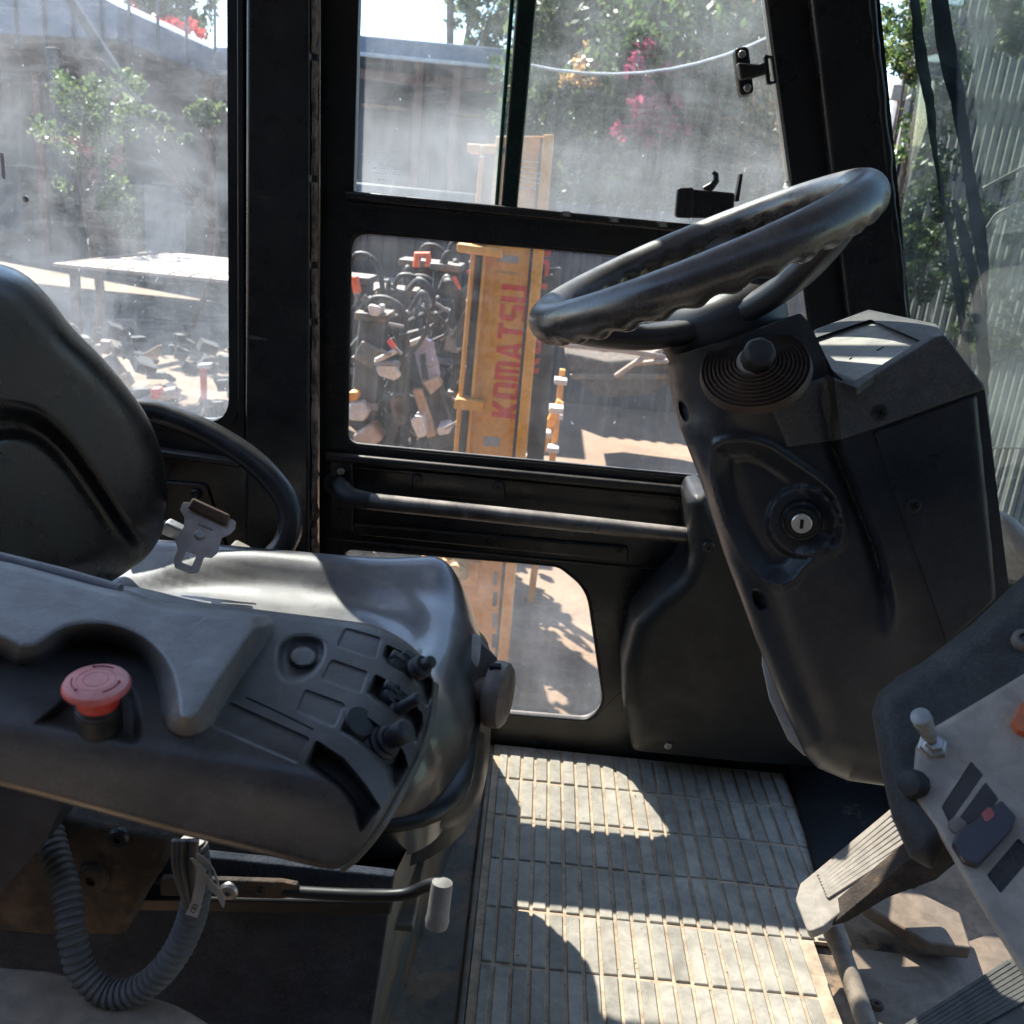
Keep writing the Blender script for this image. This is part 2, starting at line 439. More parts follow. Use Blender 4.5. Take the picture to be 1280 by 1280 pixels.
M = dict(
 black=pmat('black_paint', (.007, .009, .012), .28, var=.3, scr=.25, bump=.08, bscale=60, dust=.28, dustcol=(.16, .13, .1), spec=.5, wear=.25, wearcol=(.12, .1, .08)),
 panelblack=pmat('door_paint', (.006, .008, .011), .3, var=.3, bump=.1, bscale=40, smudge=.1, dust=.55, dustcol=(.2, .16, .12)),  # strong dust on up-facing edges paints the lit tops of the ridges
 rubber=pmat('rubber', (.014, .015, .016), .6, bump=.1, bscale=200, dust=.25, dustcol=(.12, .1, .08)),
 seal=pmat('seal_rubber', (.006, .007, .008), .45, bump=.05),
 plastic=pmat('grey_plastic', (.058, .054, .054), .34, var=.14, fleck=.35, bump=.45, bscale=700, bdist=.0004, dust=.4, dustcol=(.17, .145, .12), spec=.45),
 pad=pmat('armrest_vinyl', (.12, .118, .12), .40, var=.2, fleck=.45, bump=.5, bscale=330, bdist=.001, dust=.35, dustcol=(.3, .27, .24)),
 colplastic=pmat('column_plastic', (.014, .018, .026), .36, var=.2, vscale=5, fleck=.22, bump=.3, bscale=700, bdist=.0003, dust=.4, dustcol=(.15, .14, .13)),
 coltrim=pmat('cowl_plastic', (.045, .049, .056), .45, var=.14, fleck=.45, bump=.3, bscale=800, bdist=.0003, dust=.5, dustcol=(.3, .29, .27)),
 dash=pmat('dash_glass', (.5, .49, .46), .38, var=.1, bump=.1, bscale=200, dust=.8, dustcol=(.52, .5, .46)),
 seatvinyl=pmat('seat_vinyl', (.009, .010, .012), .32, var=.25, bump=.3, bscale=420, bdist=.0005, smudge=0, grime=.1, dust=.3, roughvar=.05, spec=.9, dustcol=(.45, .42, .4), coat=.35),  # pale dust on top also stands in for sunlight on the cushion
 seatplate=pmat('seat_back_vinyl', (.005, .006, .007), .26, var=.25, bump=.35, bscale=420, bdist=.0006, smudge=.1, spec=.6, dust=.06, dustcol=(.2, .18, .15)),
 wheel=pmat('wheel_grip', (.022, .02, .021), .27, var=.35, fleck=.45, bump=.12, bscale=160, dust=.55, dustcol=(.26, .23, .21), spec=.8),  # pale dust tint on top paints the sunlit sheen of the rim
 steel=pmat('bare_steel', (.5, .48, .45), .4, metal=.85, var=.2, bump=.1, col2=(.3, .22, .15), c2pos=(.6, .7)),
 screw=pmat('dark_screw', (.03, .03, .032), .4, metal=.4),
 mat=pmat('mat_rubber', (.43, .41, .36), .75, var=.3, vscale=11, bump=.4, bscale=220, dust=.7, dustcol=(.62, .57, .47), objvar=.22, smudge=.6, col2=(.24, .24, .22), c2pos=(.55, .75), c2scale=13),
 matbase=pmat('mat_dust', (.62, .49, .35), .95, var=.25, vscale=40, bump=.5, bscale=200, bdist=.002),
 dirtfloor=pmat('dirty_floor', (.36, .25, .16), .95, var=.3, vscale=12, bump=.6, bscale=160, bdist=.002, col2=(.06, .055, .05), c2pos=(.52, .62), c2scale=9),
 floorblack=pmat('floor_steel', (.018, .018, .018), .5, var=.3, bump=.3, bscale=50, col2=(.2, .15, .1), c2pos=(.62, .75), c2scale=12),
 carpet=pmat('navy_felt', (.022, .03, .048), .9, fleck=.5, dustcol=(.12, .125, .15), var=.6, vscale=14, bump=.8, bscale=240, bdist=.002, col2=(.05, .05, .06), c2pos=(.55, .8), c2scale=30),
 worn=pmat('worn_grey_paint', (.075, .08, .072), .45, var=.35, bump=.5, bscale=60, bdist=.002, col2=(.2, .115, .06), c2pos=(.50, .56), c2scale=10, scr=.4, dust=.5),
 rust=pmat('rusty_casting', (.055, .042, .033), .85, var=.5, vscale=20, bump=.9, bscale=90, bdist=.004, col2=(.16, .1, .06), c2pos=(.5, .7), c2scale=20),
 red=pmat('faded_red', (.66, .12, .10), .5, var=.1, bump=.1, dust=.8, dustcol=(.75, .45, .4)),
 redneck=pmat('red_collar', (.6, .05, .035), .4, var=.12),
 orange=pmat('orange_plastic', (.55, .12, .035), .55, var=.15, dust=.2),
 hose=pmat('hose_grey', (.085, .09, .1), .6, var=.15, bump=.2, dust=.45, dustcol=(.2, .18, .15)),
 panelgrey=pmat('panel_grey', (.38, .325, .265), .6, var=.16, vscale=7, fleck=.45, bump=.25, bscale=300, dust=.3, dustcol=(.34, .29, .23), col2=(.12, .1, .085), c2pos=(.6, .85), c2scale=8),
 foam=pmat('foam_trim', (.014, .015, .018), .75, var=.3, vscale=12, fleck=.45, bump=.5, bscale=300, bdist=.001, dust=.4, dustcol=(.15, .14, .12)),
 cream=pmat('cream_trim', (.5, .46, .4), .6, var=.1, dust=.4, bump=.1),
 palegrey=pmat('pale_grey_plastic', (.3, .29, .27), .55, var=.1, bump=.1, dust=.3),
 taupe=pmat('taupe_plastic', (.15, .125, .11), .5, var=.12, bump=.2, dust=.4),
 pedal=pmat('pedal_rubber', (.38, .35, .31), .7, var=.2, bump=.3, bscale=200, dust=.7, dustcol=(.4, .34, .27)),
 pedaldark=pmat('pedal_rubber_dark', (.10, .10, .10), .65, var=.25, bump=.3, bscale=200, dust=.35, dustcol=(.3, .27, .22)),
 void=pmat('dark_hole', (.003, .003, .003), .9, bump=0),
 tagw=pmat('paper_tag', (.5, .46, .43), .8, var=.15, bump=.2),
 strap=pmat('brown_webbing', (.13, .07, .045), .8, var=.2, bump=.5, bscale=500),
 tan=pmat('tan_sill', (.22, .18, .14), .85, var=.25, bump=.3, dust=.5, dustcol=(.42, .3, .2), col2=(.07, .06, .05), c2pos=(.55, .7), c2scale=11),
 scrapdark=pmat('scrap_dark', (.02, .021, .024), .8, var=.5, vscale=3),
 scrapmid=pmat('scrap_mid', (.10, .075, .055), .8, var=.5, vscale=3),
 # outside
 soil=pmat('yard_concrete', (.19, .125, .08), .9, var=.25, vscale=1.2, bump=.4, bscale=14, bdist=.02, col2=(.13, .09, .062), c2pos=(.5, .75), c2scale=2.5),
 yellow=pmat('machine_yellow', (.72, .29, .022), .42, var=.1, vscale=3, bump=.1, bscale=25, col2=(.4, .24, .1), c2pos=(.62, .72), c2scale=7, dust=.35),
 yellowold=pmat('old_yellow', (.5, .28, .08), .5, var=.25, vscale=4, bump=.2, bscale=25, col2=(.2, .12, .07), c2pos=(.55, .7), c2scale=6),
 redprint=pmat('red_lettering', (.62, .045, .02), .5, var=.12, bump=0),
 darkshed=pmat('dark_sheet', (.05, .06, .075), .7, var=.4, vscale=1.5, bump=.2),
 shedroof=pmat('shed_roof', (.16, .2, .27), .6, var=.2, vscale=.8, bump=.1),
 girder=pmat('red_oxide', (.16, .07, .05), .7, var=.2),
 sheet=pmat('tan_sheet', (.4, .3, .23), .6, var=.12, vscale=2, bump=.1),
 darkmetal=pmat('dark_metal', (.03, .032, .036), .5, var=.4, vscale=5, bump=.3, bscale=30, dust=.5, dustcol=(.3, .25, .2)),
 greymetal=pmat('grey_metal', (.2, .2, .21), .5, var=.3, vscale=5, bump=.2, dust=.3),
 whitepaint=pmat('white_paint', (.55, .52, .48), .6, var=.12, bump=.1),
 lavender=pmat('lavender_panel', (.36, .37, .55), .5, var=.12, bump=.1),
 orangetube=pmat('orange_tube', (.85, .13, .03), .5, var=.08, bump=0),
 redpost=pmat('red_post', (.7, .06, .05), .5, bump=0),
 wood=pmat('pallet_wood', (.45, .32, .2), .8, var=.2, vscale=10, bump=.3),
 slat=pmat('fence_slat', (.33, .32, .28), .6, var=.15, vscale=2, bump=.1),
 wire=pmat('cable', (.5, .52, .55), .5, bump=0),
 bark=pmat('bark', (.11, .08, .06), .9, var=.3, vscale=8, bump=.6, bscale=20, bdist=.02),
 leafA=lmat('leaf_green', (.05, .085, .025), .4),
 leafB=lmat('leaf_light', (.10, .13, .04), .4),
 leafC=lmat('leaf_dark', (.03, .055, .02), .3),
 magenta=lmat('bougainvillea_petal', (.24, .035, .08), .4),
 redfl=lmat('red_petal', (.8, .06, .05)),
 straw=lmat('dry_leaf', (.4, .25, .11)),
 net=pmat('green_film', (.005, .02, .017), .85, spec=.15, var=.35, vscale=9, bump=.3, bscale=60),
)
# ================================================================== CAB SHELL (setting)
D = 1.485                                  # inner face of the far side wall and door
DT = 0.022
def PY(out, y=D): return loopY(out, y)
WALL_HOLE = rnd([(-110, -560), (286, -560), (291, 536), (-110, 499)], [8, 8, 34, 8])
mb = MB().plate(PY([(-190, -620), (400, -620), (395, 925), (-190, 930)]), [PY(WALL_HOLE)], (0, DT, 0))
side_wall = tag(mb.build('side_wall', M['black'], bevel=.003), kind='structure')
# B pillar, boxed out from the wall
mb = MB().prism(L3([(308, -620), (388, -620), (388, 985), (305, 985)], y=D - .05), (0, .048, 0))
b_pillar = tag(mb.build('pillar', M['black'], bevel=.007, bseg=3), kind='structure')
mb = MB().prism(L3([(294, -620), (303, -620), (306, 560), (297, 545)], y=D - .012), (0, .01, 0))
tag(mb.build('pillar_trim', M['seal'], bevel=.002), kind='structure')
# crumbling tan sealant down the pillar edge
ys = list(range(-600, 720, 9)); lft = []; rgt = []
for y_ in ys:
    k = random.random()
    lft.append((389.5 + random.uniform(-.8, .6), y_)); rgt.append((393.2 + (2.6 if k > .35 else .2) * random.random() + random.uniform(-.5, .8), y_))
mb = MB()
for i in range(len(ys) - 1):
    if random.random() < .06: continue
    mb.prism(PY([lft[i], rgt[i], rgt[i + 1], lft[i + 1]], D - .048), (0, .02, 0))
tag(mb.build('pillar_sealant', pmat('old_sealant', (.2, .15, .115), .9, var=.4, vscale=30, bump=.5, bscale=300, col2=(.04, .03, .025), c2pos=(.45, .6), c2scale=40)), kind='structure')
# A pillar
mb = MB().prism(PY([(1014, -620 * .99), (1020, -620), (1100, -620), (1092, 0), (1136, 395), (1250, 985), (1165, 985), (1062, 400), (1014, 0)][1:], D - .03), (0, .028, 0))
mb2 = MB().prism(PY([(975, -620), (1052, -620), (1100, 0), (1150, 395), (1260, 985), (1000, 985), (1000, 700)], D + .012), (0, .03, 0))
tag(mb.build('front_pillar', M['black'], bevel=.006, bseg=3), kind='structure')
mb2 = MB().prism(PY([(940, -620), (1100, -620), (1100, 0), (1138, 395), (1260, 985), (1155, 985), (1050, 300), (1008, 0)], D + .004), (0, .03, 0))
tag(mb2.build('pillar_return', M['panelblack']), kind='structure')
# bead of black sealant where the windscreen meets the pillar
pts = [(1100 - 8 + i * 0, 0)] and [(1086 + .098 * y_ + .00005 * y_ * y_ / 4 + random.uniform(-.8, .8), y_) for y_ in range(-600, 990, 14)]
mb = MB().tube([at(a + 3, b, y=D - .026) for a, b in pts], [.006 + random.uniform(-.001, .0015) for _ in pts], 8)
tag(mb.build('windscreen_seal', M['seal'], smooth=60), kind='structure')
# floor, roof, rear and front lower walls
xb, xf = -1.0, 1.25
tag(MB().box(((xb + xf) / 2, (.36 + D) / 2 + .02, -.03), (xf - xb, D - .36 + .04, .05)).build('cab_floor', M['dirtfloor'], bevel=.004), kind='structure')
tag(MB().box(((xb + .98) / 2, (.20 + D) / 2 + .03, 1.86), (.98 - xb, D - .20 + .1, .06)).build('cab_roof', M['palegrey'], bevel=.02), kind='structure')
tag(MB().box((xb - .02, (.40 + D) / 2, .28), (.04, D - .40, .66)).build('rear_wall', M['panelblack'], bevel=.005), kind='structure')
for yy in (.44,):
    tag(MB().box((xb - .02, yy, .92), (.05, .06, 1.9)).build('rear_pillar', M['black'], bevel=.01), kind='structure')
tag(MB().box((-.5, .375, .24), (1.0, .03, .5)).build('near_shade_panel', M['panelblack'], bevel=.005), kind='structure')  # unseen panel, added to darken the lower left of the cab
tag(MB().box((xf - .25, .95, .02), (.03, 1.0, .20)).build('front_wall', M['panelblack'], bevel=.004), kind='structure')
# ledges and recessed panel of the wall below the rear side window
mb = MB().prism(PY([(150, 556), (300, 577), (300, 585), (150, 566)], D - .022), (0, .022, 0))
tag(mb.build('wall_ledge', M['panelblack'], bevel=.003), kind='structure')
mb = MB().prism(PY(rnd([(150, 597), (258, 606), (285, 690), (285, 720), (150, 720)], [0, 12, 6, 0, 0]), D - .006), (0, .006, 0))
tag(mb.build('wall_panel', M['panelblack'], bevel=.002), kind='structure')
mb = MB().lathe([(.009, 0), (.009, .005), (.006, .008), (.004, .006)], at(246, 617, y=D - .006), (0, -1, 0), 12)
tag(mb.build('wall_bolt', M['screw'], smooth=40), kind='structure')

# ---- rear side window (thing): pane, rubber seal
sw = thing('side_window', at(280, 520, y=D), 'hazy dusty rear side window beside the left pillar, above the seat back', 'window')
MB().plate(PY(rnd([(-125, -570), (293, -570), (298, 544), (-125, 508)], [8, 8, 38, 8]), D - .006), [PY(rnd([(-104, -555), (281, -555), (286, 530), (-104, 494)], [8, 8, 30, 8]), D - .006)], (0, .03, 0)).build('rubber_seal', M['seal'], sw, bevel=.003)
G_side = glass('dusty_side_glass', (.84, .9, .92), dust=.15, streaky=.05, speck=.7, grad=(.75, 1.0, .08))
MB().plate(PY([(-118, -565), (289, -565), (293, 538), (-118, 502)], D + .012), [], (0, .004, 0)).build('pane', G_side, sw)
# moulded wiper guard marks: dead insect / bolt in the pane
MB().lathe([(.005, 0), (.005, .003), (.002, .004)], at(33, 249, y=D + .010), (0, -1, 0), 12).build('glass_bolt', M['steel'], sw, smooth=40)
MB().prism([at(0 + a, 190 + b, y=D + .0105) for a, b in ((0, 0), (4, 2), (7, 32), (5, 35), (2, 30))], (0, .001, 0)).build('paint_splash', M['whitepaint'], sw)

# ================================================================== DOOR (thing)
door = thing('cab_door', at(700, 930, y=D), 'black cab side door with three windows and a grab rail, beyond the steering wheel', 'door')
UPW = rnd([(463, -560), (880, -560), (998, 296), (442, 241)], [10, 10, 6, 4])
MIDW = rnd([(437, 287), (1004, 337), (1040, 613), (432, 556)], [26, 26, 20, 17])
LOWW = rnd([(427, 683), (650, 701), (700, 706), (736, 735), (757, 880), (738, 903), (436, 878)], [14, 30, 30, 60, 34, 30, 20])
MB().plate(PY([(402, -610), (922, -610), (1010, 0), (1066, 400), (1158, 985), (398, 985)]), [PY(UPW), PY(MIDW), PY(LOWW)], (0, DT, 0)).build('door_frame', M['panelblack'], door, bevel=.004, bseg=3)
G_up1 = glass('dusty_sliding_glass', (.86, .93, .93), dust=.10, streaky=.05, speck=.6, grad=(1.03, 1.12, .4))
G_up2 = glass('dusty_front_glass', (.82, .88, .86), dust=.10, streaky=.05, speck=.6, grad=(1.02, 1.10, .3))
G_mid = glass('scratched_lower_glass', (.93, .95, .95), dust=.035, streaky=.03, speck=.5, grad=(.5, .62, .10))
MB().plate(PY([(460, -575), (690, -575), (640, 262), (438, 246)], D + .004), [], (0, .003, 0)).build('sliding_pane', G_up1, door)
MB().plate(PY([(675, -575), (890, -575), (1003, 300), (630, 262)], D + .012), [], (0, .004, 0)).build('front_pane', G_up2, door)
MB().plate(PY([(430, 280), (1012, 330), (1046, 620), (426, 563)], D + .012), [], (0, .004, 0)).build('middle_pane', G_mid, door)
G_low = glass('scuffed_bottom_glass', (.88, .9, .89), dust=.07, streaky=.03, speck=.35, grad=(.05, .25, .06))
MB().plate(PY([(420, 675), (745, 702), (765, 912), (430, 886)], D + .012), [], (0, .004, 0)).build('lower_pane', G_low, door)
# green glass edge / meeting seal of the two sliding panes
MB().prism(PY([(690, -575), (724, -575), (646, 262), (626, 259)], D - .004), (0, .02, 0)).build('meeting_seal', pmat('green_seal', (.008, .022, .018), .25, var=.3, bump=.05), door, bevel=.003)
MB().prism(PY([(680, -575), (687, -575), (623, 257), (618, 256)], D + .004), (0, .008, 0)).build('glass_edge', pmat('green_glass_edge', (.12, .3, .24), .15, bump=0), door, bevel=.001)
MB().prism(PY([(878, -570), (882, -570), (990, 226), (986, 226)], D - .002), (0, .02, 0)).build('pane_edge_trim', M['steel'], door)
# window track under the sliding panes, with three clips
MB().prism(PY([(430, 238), (852, 279), (1000, 293), (1001, 300), (852, 290), (430, 249)], D - .02), (0, .03, 0)).build('window_track', M['black'], door, bevel=.003)
MB().prism(PY([(430, 252), (1001, 302), (1001, 304), (430, 255)], D - .008), (0, .01, 0)).build('track_lip', M['black'], door)
for cx, cy in ((708, 269), (768, 276), (829, 282)):
    o = [at(cx + a, cy + b + a * .09, y=D - .024) for a, b in ((-7, -4), (7, -4), (7, 5), (-7, 5))]
    i_ = [at(cx + a, cy + b + a * .09, y=D - .024) for a, b in ((-4.5, -5), (4.5, -5), (4.5, 1.5), (-4.5, 1.5))]
    MB().plate(o, [], (0, .004, 0)).build('track_clip', M['black'], door, bevel=.001)
    MB().plate(i_, [], (0, -.0015, 0)).build('clip_slot', M['palegrey'], door)
# seals round the windows (thin rubber lips)
for nm, hole, off in (('middle_seal', MIDW, 1), ('lower_seal', LOWW, 1)):
    P = np.array(hole); c = P.mean(0)
    q = resample(hole, 10); tg = np.roll(q, -1, 0) - np.roll(q, 1, 0); nr = np.stack([tg[:, 1], -tg[:, 0]], 1); nr /= np.linalg.norm(nr, axis=1)[:, None]
    if ((q + nr) - c)[0] @ (q[0] - c) < (q[0] - c) @ (q[0] - c): nr = -nr
    MB().tube([at(*(a - b * 1.2), y=D + .004) for a, b in zip(q, nr)], .0032, 8, closed=True).build(nm, M['seal'], door, smooth=60)
# pressed ridges between the windows
for (y0, y1, hh, dd) in ((566, 576, 11, .016), (672, 684, 3, .004)):
    MB().prism(PY([(404, y0), (1060, y0 + 62), (1060, y0 + 62 + hh), (404, y0 + hh)], D - dd), (0, dd, 0)).build('pressed_ridge', M['panelblack'], door, bevel=.0045, bseg=3)
MB().prism(PY([(410, 580), (1050, 640), (1050, 644), (410, 584)], D - .006), (0, .006, 0)).build('pressed_ridge', M['panelblack'], door, bevel=.002)
MB().prism(PY(rnd([(412, 573), (440, 576), (441, 604), (441, 665), (412, 660)], [3, 8, 2, 2, 3]), D - .012), (0, .012, 0)).build('rail_bracket', M['panelblack'], door, bevel=.003)
MB().prism(PY(rnd([(515, 589), (631, 600), (631, 628), (515, 618)], 4), D - .008), (0, .008, 0)).build('lock_plate', M['panelblack'], door, bevel=.002)
MB().prism(PY(rnd([(440, 655), (786, 686), (785, 703), (762, 700), (440, 668)], 4), D - .010), (0, .010, 0)).build('hinge_strip', M['panelblack'], door, bevel=.002)
def bolt(px, py, y, r, parent, m='screw', ax=(0, -1, 0), name='bolt'):
    mb = MB().lathe([(r, 0), (r, r * .35), (r * .8, r * .6), (r * .35, r * .62), (r * .3, r * .35)], at(px, py, y=y), ax, 14)
    return mb.build(name, M[m], parent, smooth=35)
bolt(426, 589, D - .012, .0065, door, 'steel'); bolt(426, 640, D - .012, .006, door)
bolt(522, 599, D - .008, .009, door); bolt(623, 607, D - .008, .009, door); bolt(773, 688, D - .01, .005, door); bolt(476, 594, D, .004, door)
# grab rail
rp = spline([at(424, 606, y=D - .004), at(426, 608, y=D - .035), at(438, 620, y=D - .062), at(465, 627, y=D - .066)], 6) + [at(560, 637, y=D - .066), at(700, 652, y=D - .066), at(860, 670, y=D - .066), at(892, 673, y=D - .066)]
grm = pmat('worn_lit_rail', (.07, .065, .065), .33, metal=.3, var=.3, col2=(.014, .015, .018), c2pos=(.42, .62), c2scale=9, scr=.4, dust=.9, dustcol=(.6, .54, .48))  # besides the wear, cream dust on top paints the rail's sunlit edge
rail = MB().tube(rp, .0135, 18).build('grab_rail', grm, door, smooth=60)
cap = spline([at(424, 606, y=D - .004), at(426, 608, y=D - .035), at(438, 620, y=D - .062), at(462, 626.5, y=D - .066)], 6)
MB().tube(cap, [.0145] * len(cap), 16).build('rail_grip', M['rubber'], rail, smooth=60)
MB().tube([at(418, 603, y=D - .002), at(420, 604, y=D - .012)], .021, 18).build('rail_flange', M['rubber'], rail, smooth=50)
# clasp on the right edge of the front pane
cl = MB().prism(PY(rnd([(918, 60), (936, 57), (943, 116), (925, 121)], [7, 7, 7, 7]), D - .004), (0, .022, 0)).build('window_clasp', M['black'], door, bevel=.003, bseg=3)
for q in ((927, 68), (934, 110)): bolt(q[0], q[1], D - .004, .0055, cl, 'steel', name='screw')
MB().prism(PY([(922, 78), (950, 80), (957, 76), (960, 92), (940, 98), (926, 100)], D - .020), (0, .018, 0)).build('clasp_arm', M['black'], cl, bevel=.003)
MB().plate(PY(rnd([(955, 68), (967, 70), (971, 104), (959, 106)], 3), D - .018), [PY(rnd([(960, 72), (964, 73), (968, 101), (963, 102)], 2), D - .018)], (0, .008, 0)).build('clasp_loop', M['black'], cl, bevel=.001)
# latch standing on the track
lt = MB().prism(PY(rnd([(850, 235), (919, 241), (917, 274), (846, 272)], 4), D - .05), (0, .04, 0)).build('window_latch', M['black'], door, bevel=.004, bseg=3)
MB().prism(PY(rnd([(847, 235), (868, 234), (866, 273), (844, 272)], 5), D - .056), (0, .008, 0)).build('latch_plate', M['rubber'], lt, bevel=.002)
for q in ((857, 245), (855, 263)): bolt(q[0], q[1], D - .056, .003, lt, name='screw')
MB().tube([at(880, 238, y=D - .04), at(889, 233, y=D - .04), at(895, 226, y=D - .04), at(895, 218, y=D - .04), at(891, 215, y=D - .04)], [.006, .006, .005, .004, .003], 8).build('latch_hook', M['black'], lt, smooth=60)
MB().prism(PY([(925, 217), (929, 217), (924, 252), (919, 252)], D - .04), (0, .015, 0)).build('latch_finger', M['black'], lt, bevel=.001)

# ================================================================== KICK COVER behind the column
KC = rnd([(858, 628), (866, 615), (884, 615), (896, 636), (940, 700), (1010, 800), (1060, 960), (930, 952), (791, 938), (779, 880), (778, 830), (790, 776), (820, 742), (850, 716), (862, 692)], [4, 10, 10, 10, 0, 0, 0, 10, 12, 30, 30, 30, 20, 20, 20])
kpos = from_px(lambda p, d: tplane(p, (0, D - .075, .3), (0, -1, 0)) - edge(d, 26, .035) - .02 * np.exp(-((p[:, 0] - 905) / 70) ** 2))
kick = sheet('side_duct', KC, kpos, 7, (0, .1, 0), pmat('olive_black_plastic', (.012, .012, .011), .5, var=.25, bump=.3, bscale=500, bdist=.0004, dust=.25, dustcol=(.32, .3, .27)), rings=(2, 5, 10, 17))
tag(kick, 'black moulded cover on the wall behind the steering column, left of the pedals', 'cover')
for q, r_ in (((885, 683), .010), ((822, 802), .006), ((835, 932), .006)):
    bolt(q[0], q[1], D - .125 if q[0] > 880 else D - .108, r_, kick, 'screw' if q[1] < 900 else 'steel', name='screw')

# ================================================================== FLOOR MAT
fm = thing('floor_mat', (.25, 1.2, 0), 'grey ribbed rubber floor mat with tan dust in its grooves, between seat and pedals', 'mat')
MX0 = at(621, 932, z=.008).x; PX, PY_ = .0236, .1025; MY1 = at(640, 932, z=.008).y - .004
NC = 22
stepY = MY1 - 4 * PY_; XR2 = MX0 + (NC - 2.2) * PX
MB().plate([(MX0 - .004, MY1 + .003, .002), (MX0 + NC * PX + .002, MY1 + .003, .002), (MX0 + NC * PX + .002, stepY, .002), (XR2, stepY, .002), (XR2, .42, .002), (MX0 - .004, .42, .002)], [], (0, 0, .0058)).build('mat_base', M['matbase'], fm)
protos = {}
def block(w_, l_):
    key = (round(w_, 4), round(l_, 4))
    if key in protos: return protos[key]
    bm = bmesh.new(); bmesh.ops.create_cube(bm, size=1)
    for v in bm.verts:
        top = v.co.z > 0
        v.co = Vector((v.co.x * (w_ - (.0016 if top else 0)), v.co.y * (l_ - (.0016 if top else 0)), v.co.z * .0046))
    bmesh.ops.bevel(bm, geom=[e for e in bm.edges if all(v.co.z > 0 for v in e.verts)], offset=.0009, segments=1, affect='EDGES')
    me = bpy.data.meshes.new('mat_block'); bm.to_mesh(me); bm.free(); me.materials.append(M['mat']); protos[key] = me; return me
for r_ in range(10):
    y0 = MY1 - r_ * PY_
    for c_ in range(NC):
        w_ = PX - .0042
        if c_ == 0: w_ = PX * .62; 
        x0 = MX0 + c_ * PX
        if r_ >= 4 and x0 + w_ > XR2: continue
        o = bpy.data.objects.new('mat_block', block(w_, PY_ - .0042)); COL.objects.link(o); o.parent = fm
        xc = x0 + PX / 2 if c_ else x0 + PX - .0036 / 2 - w_ / 2
        o.location = Vector((xc, y0 - PY_ / 2 + random.uniform(-.0004, .0004) + .0016 * math.sin(c_ * .7 + r_ * 1.9), .0086)) - fm.location
        o.rotation_euler = (random.uniform(-.01, .01), random.uniform(-.02, .02), random.uniform(-.004, .004))
# loose dust and crumbs in the grooves: far too many to count
mb = MB()
for i in range(900):
    x = MX0 + random.choice(range(1, NC - 2)) * PX + random.uniform(-.003, .003) - .0; y = random.uniform(.7, MY1)
    if random.random() < .25: x = random.uniform(MX0, XR2)
    s_ = random.uniform(.0005, .0016) ** 1
    z = .007 if random.random() < .9 else .0125
    mb.add([(x - s_, y, z), (x + s_, y - s_, z), (x, y + s_, z), (x, y, z + s_ * 1.4)], [(0, 1, 3), (1, 2, 3), (2, 0, 3), (0, 2, 1)])
tag(mb.build('dust_crumbs', pmat('crumb', (.3, .2, .12), .95, var=.5, vscale=300, bump=0), fm), kind='stuff')

# etched maker's stamp on both sliding panes: rows of tiny illegible marks
for (cx, cy) in ((482, 207), (660, 218)):
    mb = MB(); rr = random.Random(cx)
    for r_, (w_, dy) in enumerate(((24, -16), (12, -9), (40, -2), (32, 4), (30, 10), (20, 18))):
        x = -w_ / 2
        while x < w_ / 2:
            l_ = rr.uniform(1.2, 3.5); mb.prism([at(cx + x + a, cy + dy + .09 * x + b_, y=D + .0035 + (.008 if cx > 600 else 0)) for a, b_ in ((0, -.8), (l_, -.8), (l_, .8), (0, .8))], (0, .0004, 0)); x += l_ + .9
    mb.build('etched_stamp', glass('etching_%d' % cx, (.8, .8, .8), dust=.9, streaky=0, speck=0), door)
# ================================================================== OPERATOR SEAT
seat = thing('operator_seat', (-.28, 1.0, 0), 'black vinyl operator seat with glossy cushion, facing the steering wheel', 'seat')
def rrect(x0, x1, y0, y1, r_, n=8):
    return rnd([(x0, y0), (x1, y0), (x1, y1), (x0, y1)], r_, n)
CU = rnd([(-.60, .775), (-.065, .78), (-.031, .90), (-.026, 1.12), (-.058, 1.28), (-.60, 1.26)], [.05, .12, .1, .1, .09, .05], 8)
def cushion(p, d):
    x, y = p[:, 0], p[:, 1]; yc = (y - 1.0) / .26
    z = .352 + edge(d, .085, .082)
    z += .030 * sstep(.45, .92, np.abs(yc)) * sstep(0, .06, d)           # side bolsters
    z -= .012 * np.exp(-((x + .30) / .13) ** 2 - (yc / .55) ** 2)         # dish
    z += .012 * sstep(-.20, -.08, x) * sstep(0, .05, d)
    rr_ = np.hypot((x + .31) / .225, (y - 1.02) / .165)
    z -= .013 * sstep(1.06, .84, rr_)
    return np.stack([x, y, z], 1)
sheet('cushion', CU, cushion, .012, (0, 0, -.045), M['seatvinyl'], seat, rings=(.003, .007, .013), smooth=80)
# band under the cushion and moulded seat pan
def loft(name, secs, mat, parent, n=10, rad=.1, smooth=60):
    """secs = [(x0,x1,y0,y1,z,r)]"""
    mb = MB(); loops = []
    for (x0, x1, y0, y1, z, r_) in secs:
        l = rrect(x0, x1, y0, y1, r_, n); loops.append([len(mb.v) + i for i in range(len(l))]); mb.v += [Vector((a, b, z)) for a, b in l]
    m = len(loops[0])
    for A, B in zip(loops, loops[1:]):
        for k in range(m): mb.f.append((A[k], A[(k + 1) % m], B[(k + 1) % m], B[k]))
    mb.f.append(tuple(loops[0])); mb.f.append(tuple(loops[-1][::-1]))
    return mb.build(name, mat, parent, smooth=smooth)
loft('seat_piping', [(-.6, -.034, .778, 1.27, .357, .12), (-.6, -.024, .772, 1.277, .350, .12), (-.6, -.024, .772, 1.277, .342, .12), (-.6, -.034, .78, 1.27, .336, .12)], M['seal'], seat)
